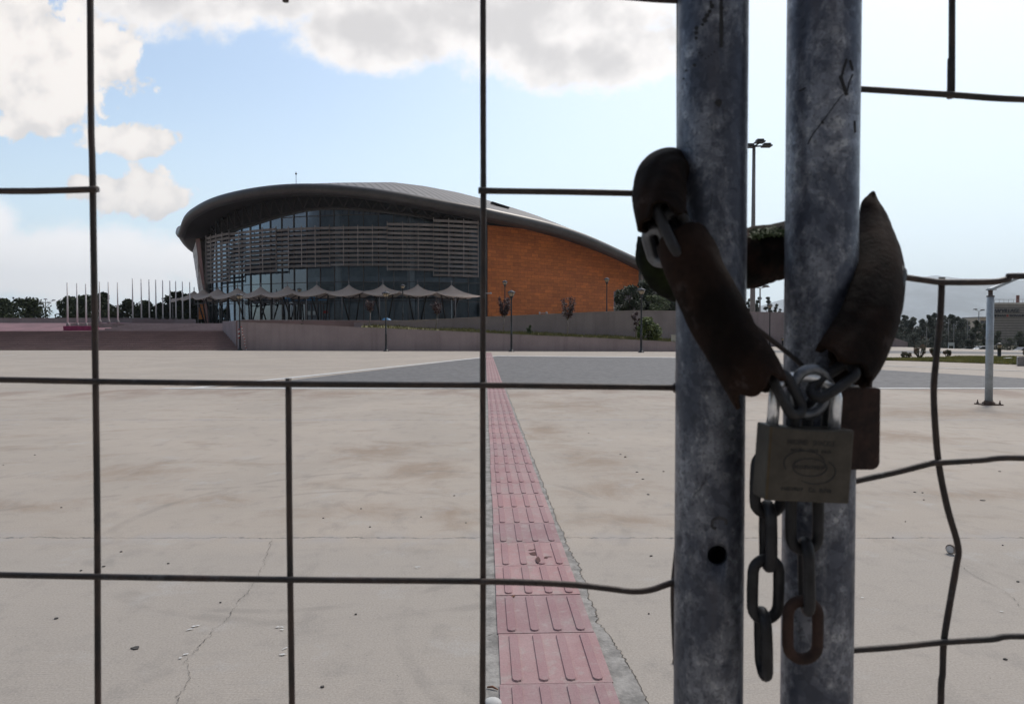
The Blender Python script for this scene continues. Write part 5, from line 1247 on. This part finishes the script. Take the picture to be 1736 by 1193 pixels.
# outer stiles and rails of the two leaves, beyond the frame of the picture
for leaf_, xa, xb, mt_ in ((LEAF, P(-1200, 596, DP).x, LPX - PR, 'galv'), (RLEAF, P(2700, 596, DP).x, RPX + PR, 'galv2')):
    m_ = MB(); m_.tube([(xa, DP, .03), (xa, DP, 2.25)], PR, 32); m_.build('outer_stile', M[mt_], leaf_)
    for z_ in (.05, 2.22):
        m_ = MB(); m_.tube([(xa, DP, z_), (xb, DP, z_)], PR * .7, 24); m_.build('rail', M[mt_], leaf_)
# scratches and the dark drips on the posts (raised paint marks, a fraction of a millimetre)
m_ = MB()
def mark(x0, pts, w):
    for a, c in zip(pts, pts[1:]): m_.bar(on_post(x0, *a), on_post(x0, *c), w, .0003, Vector((0, 1, 0)))
rr = random.Random(9)
for y_ in range(-40, 78, 4):
    wj = .0020 + .0016 * abs(noise.noise(Vector((0, y_ * .13, 0)))); m_.bar(on_post(LPX, 1223 + 1.5 * noise.noise(Vector((y_ * .2, 0, 0))), y_), on_post(LPX, 1223 + 1.5 * noise.noise(Vector((y_ * .2 + .8, 0, 0))), y_ + 4.2), wj, .0003, Vector((0, 1, 0)))
m_.build('tar_drip', M['engrave'], LEAF); m_ = MB()
def blot(x0, px, py, r0, sx=1.):
    c = [on_post(x0, px + r0 * sx * math.cos(a * .7854) * rr.uniform(.7, 1.2), py + r0 * math.sin(a * .7854) * rr.uniform(.7, 1.2), .0003) for a in range(8)]
    m_.face(c)
for (a, b_, c) in ((1205, 4, 3), (1207, 10, 5), (1203, 20, 4), (1199, 27, 5), (1195, 34, 5), (1191, 42, 3), (1181, 48, 4), (1180, 56, 4), (1180, 65, 3), (1186, 90, 2), (1190, 94, 1.5), (1196, 100, 1.5), (1201, 96, 1.5), (1206, 93, 1.4), (1211, 88, 1.5), (1177, 111, 3.2), (1163, 120, 2), (1159, 134, 2), (1164, 143, 1.5), ): blot(LPX, a, b_, c)
m_.build('tar_spots', M['engrave'], LEAF)
m_ = MB(); blot(LPX, 1219, 174, 7); m_.build('tar_spot', M['engrave'], LEAF)
m_ = MB()
mark(RPX, [(1369, 245), (1378, 228), (1392, 209), (1408, 188), (1424, 166), (1430, 160)], .0005)
mark(RPX, [(1436, 100), (1431, 115), (1427, 130)], .0014); mark(RPX, [(1425, 128), (1430, 145), (1436, 162)], .0022); mark(RPX, [(1441, 102), (1446, 120)], .0014)
mark(RPX, [(1354, 155), (1366, 149)], .0008); mark(RPX, [(1449, 205), (1450, 225)], .0012); mark(RPX, [(1393, 205), (1396, 210)], .0016); mark(RPX, [(1446, 126), (1440, 140), (1436, 158)], .0007)
m_.build('scratches', M['engrave'], RLEAF)

# ---------------------------------------------------------------- chain
def oval(c, axis, side, half_len, half_w, n=28):
    """closed stadium path: axis along the link, side across it"""
    axis, side = Vector(axis).normalized(), Vector(side).normalized(); out = []; s_ = half_len - half_w
    for i in range(n):
        a = 2 * math.pi * i / n; ca, sa = math.cos(a), math.sin(a)
        out.append(Vector(c) + side * (half_w * ca) + axis * (half_w * sa + (s_ if sa > 0 else -s_) * (min(1, abs(sa) * 4))))
    return out
CH = empty('chain', P(1372, 700, .44), 'dark steel chain looped round both gate posts with two hanging ends', 'chain')
mm = .42 / 1157.3
def link(px, py, D, ax_, sd_, mat='link', hl=61, hw=33, rw=9.5, face=0.):
    s_ = D / 1157.3; c = P(px, py, D); path = oval(c, ax_, sd_, (hl - rw) * s_, (hw - rw) * s_)
    m_ = MB(); m_.tube(path, [rw * s_ * (1 + .06 * noise.noise(p * 220)) for p in path], 12, closed=True); return m_.build('link', M[mat], CH)
FX, FE = (1, 0, 0), (.12, 1, 0)
link(1303, 819, .450, (.02, 0, 1), (1, .1, 0)); link(1302, 908, .448, (-.01, 0, 1), FE, hl=62); link(1298, 998, .448, (.01, 0, 1), (1, .1, 0), hl=61); link(1294, 1090, .448, (-.03, 0, 1), (.1, 1, 0), hl=63)
link(1364, 880, .436, (0, 0, 1), (1, 0, 0), hl=62); link(1367, 976, .434, (-.03, .0, 1), (.2, 1, 0), hl=68, hw=31); link(1361, 1067, .436, (.0, 0, 1), (1, -.05, 0), 'linkrust', hl=60, hw=35)
# links gathered on the shackle
link(1336, 668, .417, (-.5, .1, 1), (1, .5, .4), hl=46, hw=25, rw=9); link(1412, 646, .421, (.95, .15, .6), (-.3, .8, .6), hl=52, hw=25, rw=9)
link(1372, 664, .424, (.25, 0, 1), (1, .15, -.15), 'linkshiny', hl=49, hw=41, rw=9.5)
link(1345, 705, .432, (.1, 0, 1), (.35, 1, 0), hl=50, hw=30); link(1385, 720, .440, (.1, 0, 1), (1, .3, 0), hl=58, hw=30)
link(1370, 790, .446, (0, 0, 1), (.3, 1, 0)); link(1306, 745, .447, (.1, 0, 1), (.4, 1, 0), hl=45)
# links showing between the sleeves at upper left
link(1148, 392, .436, (.5, .2, -1), (1, 0, .6), hl=44, hw=29, rw=10); link(1116, 416, .452, (.35, .3, -1), (.8, -.6, .1), 'linkshiny', hl=40, hw=26, rw=11); link(1152, 384, .447, (.1, .8, .5), (1, .2, 0), hl=38, hw=26)
# hidden run behind the posts and through the hoses
run = smooth_path([P(1120, 300, .475), P(1160, 340, .525), P(1250, 430, .535), P(1330, 425, .535), P(1420, 400, .53), P(1490, 400, .505), P(1500, 470, .47), P(1470, 570, .445), P(1440, 620, .43)], 5)
run2 = smooth_path([P(1120, 300, .475), P(1118, 340, .45), P(1140, 390, .435), P(1180, 470, .428), P(1235, 560, .42), P(1290, 635, .414)], 5)
for rn in (run, run2):
    L = 0; k = 0; step = .033
    for a, c in zip(rn, rn[1:]):
        L += (c - a).length
        if L > step:
            L = 0; d = (c - a).normalized(); sd2 = d.cross(Vector((0, 0, 1)) if k % 2 else Vector((0, 1, .3))).normalized()
            pth = oval(a, d, sd2, .0205, .0095); m_ = MB(); m_.tube(pth, .0036, 8, closed=True); m_.build('link', M['link'], CH); k += 1

# ---------------------------------------------------------------- lengths of old hose threaded over the chain
def hose(pts, label, mat, seed=0, flat=.92, jag0=.35, jag1=.35, th=.003, rough=1.0, edge=.25):
    """pts: (px, py, D, half width in px)"""
    path = smooth_path([P(a, b_, c) for a, b_, c, w in pts], 9)
    ws = smooth_path([Vector((w / 1157.3 * c, 0, 0)) for a, b_, c, w in pts], 9); rad = [max(.0004, w.x) for w in ws]
    m_ = MB(); k = len(path); n = 44; view = Vector((0, 1, 0)); rows = []
    for i, p in enumerate(path):
        t = (path[min(i + 1, k - 1)] - path[max(i - 1, 0)]).normalized(); s_ = t.cross(view)
        if s_.length < .25: s_ = t.cross(Vector((0, .4, 1)))
        s_.normalize(); u_ = s_.cross(t).normalized(); row = []
        for j in range(n):
            a = 2 * math.pi * j / n; sa = math.sin(a); q = s_ * math.cos(a) * rad[i] + u_ * sa * abs(sa) ** edge * rad[i] * flat
            w = 1 + rough * (.10 * noise.noise(Vector((math.cos(a) * .9, math.sin(a) * .9 + seed, i * .07))) * .7 + .035 * noise.noise(Vector((math.cos(a) * 2.5, math.sin(a) * 2.5 + seed, i * .12))) + .006 * noise.noise(Vector((math.cos(a) * 8, math.sin(a) * 8 + seed, i * .9))))
            # long crease running down the piece and kinks across it
            w -= rough * .10 * math.exp(-((math.sin(a * .5 + seed * .7 + i * .012)) ** 2) * 90) + rough * .035 * max(0, noise.noise(Vector((seed, i * .45, a * .25)))) ** 1.0
            e = 0
            if i < 6: e = -(6 - i) / 6 * jag0 * rad[i] * (noise.noise(Vector((math.cos(a) * 1.3 + seed, math.sin(a) * 1.3, 3))) * 1.6 + .35 * noise.noise(Vector((a * 4, seed, 7))))
            if i > k - 7: e = (i - k + 7) / 6 * jag1 * rad[i] * (noise.noise(Vector((math.cos(a) * 1.3 + seed, math.sin(a) * 1.3, 9))) * 1.6 + .35 * noise.noise(Vector((a * 4, seed, 8))))
            row.append(p + q * w + t * e)
        rows.append(row)
    m_.grid(rows, True, True); o = m_.build('hose_sleeve', mat, solid=th, recalc=True); tag(o, label, 'hose', 'cut rubber hose pieces over the chain')
    return o
hose([(1168, 300, .512, 34), (1142, 291, .488, 40), (1122, 300, .463, 43), (1118, 330, .449, 45), (1120, 356, .441, 45), (1124, 380, .435, 45)], 'short brown rubber hose piece bulging left of the left gate post, topmost of all', M['hose'], 1, .95, .2, .35)
hose([(1100, 396, .470, 20), (1107, 412, .470, 33), (1118, 435, .474, 43), (1140, 462, .485, 44), (1180, 480, .505, 40), (1230, 485, .52, 40)], 'mossy dark hose piece below the topmost one, left of the left gate post', M['hosegreen'], 2, .9, .3, .2)
hose([(1157, 405, .440, 46), (1169, 436, .435, 49), (1188, 480, .430, 50), (1213, 530, .426, 51), (1240, 580, .421, 51), (1266, 622, .417, 51), (1287, 660, .414, 50)], 'long dark hose piece slanting across the left gate post down to the padlock', M['hose'], 3, .9, .3, .3)
hose([(1215, 436, .536, 42), (1255, 440, .538, 50), (1290, 432, .540, 51), (1330, 421, .540, 48), (1380, 410, .536, 44), (1420, 402, .53, 40)], 'dark hose piece with green moss on top, seen between the two gate posts', M['hosered'], 4, .9, .1, .1, rough=1.6, edge=.6)
hose([(1481, 325, .510, 3), (1479, 334, .509, 9), (1478, 350, .506, 19), (1484, 382, .497, 29), (1493, 425, .480, 38), (1492, 475, .462, 46), (1478, 530, .447, 52), (1454, 580, .436, 56), (1430, 620, .428, 56)], 'curved brown hose piece with a torn pointed tip, right of the right gate post', M['hose'], 5, .6, .0, .5, rough=1.0, edge=.5)
# moss tufts on the hose between the posts
m_ = MB(); rr = random.Random(4)
for i in range(900):
    px = rr.uniform(1272, 1338); c = P(px, rr.uniform(388, 396) + (px - 1272) * -.07 + abs(px - 1305) * .05, .53 + rr.uniform(-.012, .012)); c.z -= abs(c.y - .53) * .35
    a = Vector((rr.gauss(0, 1), rr.gauss(0, 1), rr.gauss(0, 1) + .5)).normalized() * rr.uniform(.0015, .004); q = a.orthogonal() * .3
    m_.face([c - q, c + q, c + a])
tag(m_.build('moss_tuft', M['leafmid'], recalc=False), 'ragged green moss on top of the hose piece between the gate posts', 'moss')

# ---------------------------------------------------------------- padlocks
LD = .413
pc = P(1373, 788, LD); roll = R(3.4); yaw = R(-4)
lr = Vector((math.cos(roll) * math.cos(yaw), math.sin(yaw) * -1, -math.sin(roll))).normalized(); lu = Vector((math.sin(roll), 0, math.cos(roll))); lu = (lu - lr * lu.dot(lr)).normalized(); ln = lr.cross(lu) * -1
ln = lu.cross(lr)                      # towards the scene
if ln.y < 0: ln = -ln
px2 = LD / 1157.3
LOCK = empty('padlock', pc, 'tarnished brass padlock with engraved oval emblem and shiny shackle hanging from the chain', 'padlock')
hw_, hh_ = 75 * px2, 64 * px2; TH = .0185
def LP(u_, v_, w_=0.): return pc + lr * u_ + lu * v_ + ln * w_
out = [(-hw_, -hh_), (hw_, -hh_), (hw_, hh_ * .985)] + [(hw_ * t, hh_ * (1 - .035 * (1 - t * t) * 1.6 * (1 if t > -.8 else .5))) for t in (.8, .6, .4, .2, 0, -.2, -.4, -.6, -.8)] + [(-hw_, hh_)]
m_ = MB(); m_.prism([LP(u_, v_) for u_, v_ in out], ln * TH); m_.build('body', M['brass'], LOCK, bevel=.0012)
# worn bright left edge strip
m_ = MB(); m_.prism([LP(-hw_ + .0002, -hh_ * .96, -.00005), LP(-hw_ + .0016, -hh_ * .96, -.00025), LP(-hw_ + .0016, hh_ * .96, -.00025), LP(-hw_ + .0002, hh_ * .96, -.00005)], -ln * .0001); m_.build('worn_edge', M['brassedge'], LOCK)
def engr(txt, px0, px1, py, h, name='engraving', bold=.0):
    o_ = text_mesh(txt, h * px2 / .72, .00012, M['engrave'], name, LOCK, (0, 0, 0), (1, 0, 0), (0, 1, 0), bold)
    me = o_.data; x0_ = min(v.co.x for v in me.vertices); x1_ = max(v.co.x for v in me.vertices)
    # local frame of the padlock: undo the parent offset used in text_mesh, then lay it on the face
    for v in me.vertices:
        lx_, ly_, lz_ = v.co.x - x0_, v.co.y + pc.y, v.co.z + pc.z
        v.co = LP((px0 + lx_ / (x1_ - x0_) * (px1 - px0)) * px2, -py * px2 + ly_, -.0001 - lz_) - pc
    return o_
engr('HARDENED', -42, -6, -34, 9); engr('SHACKLE', 3, 42, -34, 9)
m_ = MB()
def stroke(u0, v0, u1, v1, w=.0005): m_.bar(LP(u0 * px2, -v0 * px2, -.0001), LP(u1 * px2, -v1 * px2, -.0001), w, .0003, ln)
rr = random.Random(12)
for (a, c, y_, h_) in ((-34, -12, -25, 5), (-2, 14, -25, 5), (20, 34, -24, 5), (-46, -10, 42, 6), (21, 40, 43, 6), (-26, 24, 4, 7)):
    x_ = a
    while x_ < c:
        stroke(x_, y_ - h_ / 2, x_ + rr.uniform(-.6, .6), y_ + h_ / 2); 
        if rr.random() < .7: stroke(x_, y_ + rr.choice((-h_ / 2, 0, h_ / 2)), x_ + 2.6, y_ + rr.choice((-h_ / 2, 0, h_ / 2)), .0004)
        x_ += 4.3
for (cu_, cv_, ra, rb, a0, a1) in ((-10, -2, 36, 22, 150, 330), (-10, -2, 36, 22, 330, 350), (0, 4, 30, 15, 0, 360), (10, 10, 36, 22, -50, 130), (-10, -2, 36, 22, 20, 0)):
    k = 30
    for i in range(k):
        a, c = R(a0 + (a1 - a0) * i / k), R(a0 + (a1 - a0) * (i + 1) / k)
        if a0 != a1: stroke(cu_ + ra * math.cos(a), cv_ + rb * math.sin(a), cu_ + ra * math.cos(c), cv_ + rb * math.sin(c), .0006)
m_.build('engraved_emblem', M['engrave'], LOCK)
engr('Co.', 1, 14, 46, 8)
# shackle
r0 = 9.8 * px2; s_l, s_r = -58 * px2, 53 * px2; md_ = (s_l + s_r) / 2; rad = (s_r - s_l) / 2
pth = [LP(s_l, hh_ - .004, TH / 2), LP(s_l, hh_ + .014, TH / 2)] + [LP(md_ - rad * math.cos(R(a)), hh_ + .018 + rad * .62 * math.sin(R(a)), TH / 2 + .003 * math.sin(R(a))) for a in range(0, 181, 15)] + [LP(s_r, hh_ + .014, TH / 2), LP(s_r, hh_ - .004, TH / 2)]
m_ = MB(); m_.tube(pth, r0, 20); m_.build('shackle', M['chrome'], LOCK)
m_ = MB(); c = LP(2 * px2, -hh_ - .0006, TH / 2); m_.tube([c, c + lu * .002], .005, 20); m_.build('keyhole_plug', M['brassedge'], LOCK)
# rusty second padlock behind
RD = .448; s2 = RD / 1157.3
rc = P(1450, 727, RD); RL2 = empty('padlock', rc, 'rusty brown iron padlock half hidden behind the brass one', 'padlock')
m_ = MB(); w2, h2 = 43 * s2, 70 * s2; pts = [(-w2, -h2)] + [(w2 - 14 * s2 + 14 * s2 * math.cos(R(a)), -h2 + 14 * s2 + 14 * s2 * math.sin(R(a))) for a in range(-90, 1, 15)] + [(w2, h2 - 3 * s2), (w2 - 3 * s2, h2), (-w2, h2 + 2 * s2)]
m_.prism([rc + Vector((a, 0, b_)) for a, b_ in pts], (0, .016, 0)); m_.build('body', M['rustlock'], RL2, bevel=.0015)
m_ = MB(); pth = [rc + Vector((-.011, .008, h2 - .004)), rc + Vector((-.011, .008, h2 + .012)), rc + Vector((-.007, .008, h2 + .02)), rc + Vector((0, .008, h2 + .023)), rc + Vector((.007, .008, h2 + .02)), rc + Vector((.011, .008, h2 + .012)), rc + Vector((.011, .008, h2 - .004))]
m_.tube(smooth_path(pth, 4), .0035, 12); m_.build('shackle', M['rustlock'], RL2)

# ================================================================ AIR
m_ = MB(); m_.box((-9500, -300, -3.4), (9500, 7000, 640)); hz = m_.build('haze', pm('haze', (1, 1, 1)), origin=(0, 0, -3.4)); hz['kind'] = 'stuff'; hz['label'] = 'pale summer haze over the mountain and the distant town'; hz['category'] = 'haze'
hm = bpy.data.materials.new('haze_air'); hm.use_nodes = True; t_ = hm.node_tree; t_.nodes.clear()
pv = t_.nodes.new('ShaderNodeVolumePrincipled'); pv.inputs['Color'].default_value = (.88, .95, 1, 1); pv.inputs['Density'].default_value = .00011; pv.inputs['Anisotropy'].default_value = .45
ou = t_.nodes.new('ShaderNodeOutputMaterial'); t_.links.new(pv.outputs[0], ou.inputs['Volume']); hz.data.materials.clear(); hz.data.materials.append(hm); hz.display_type = 'WIRE'
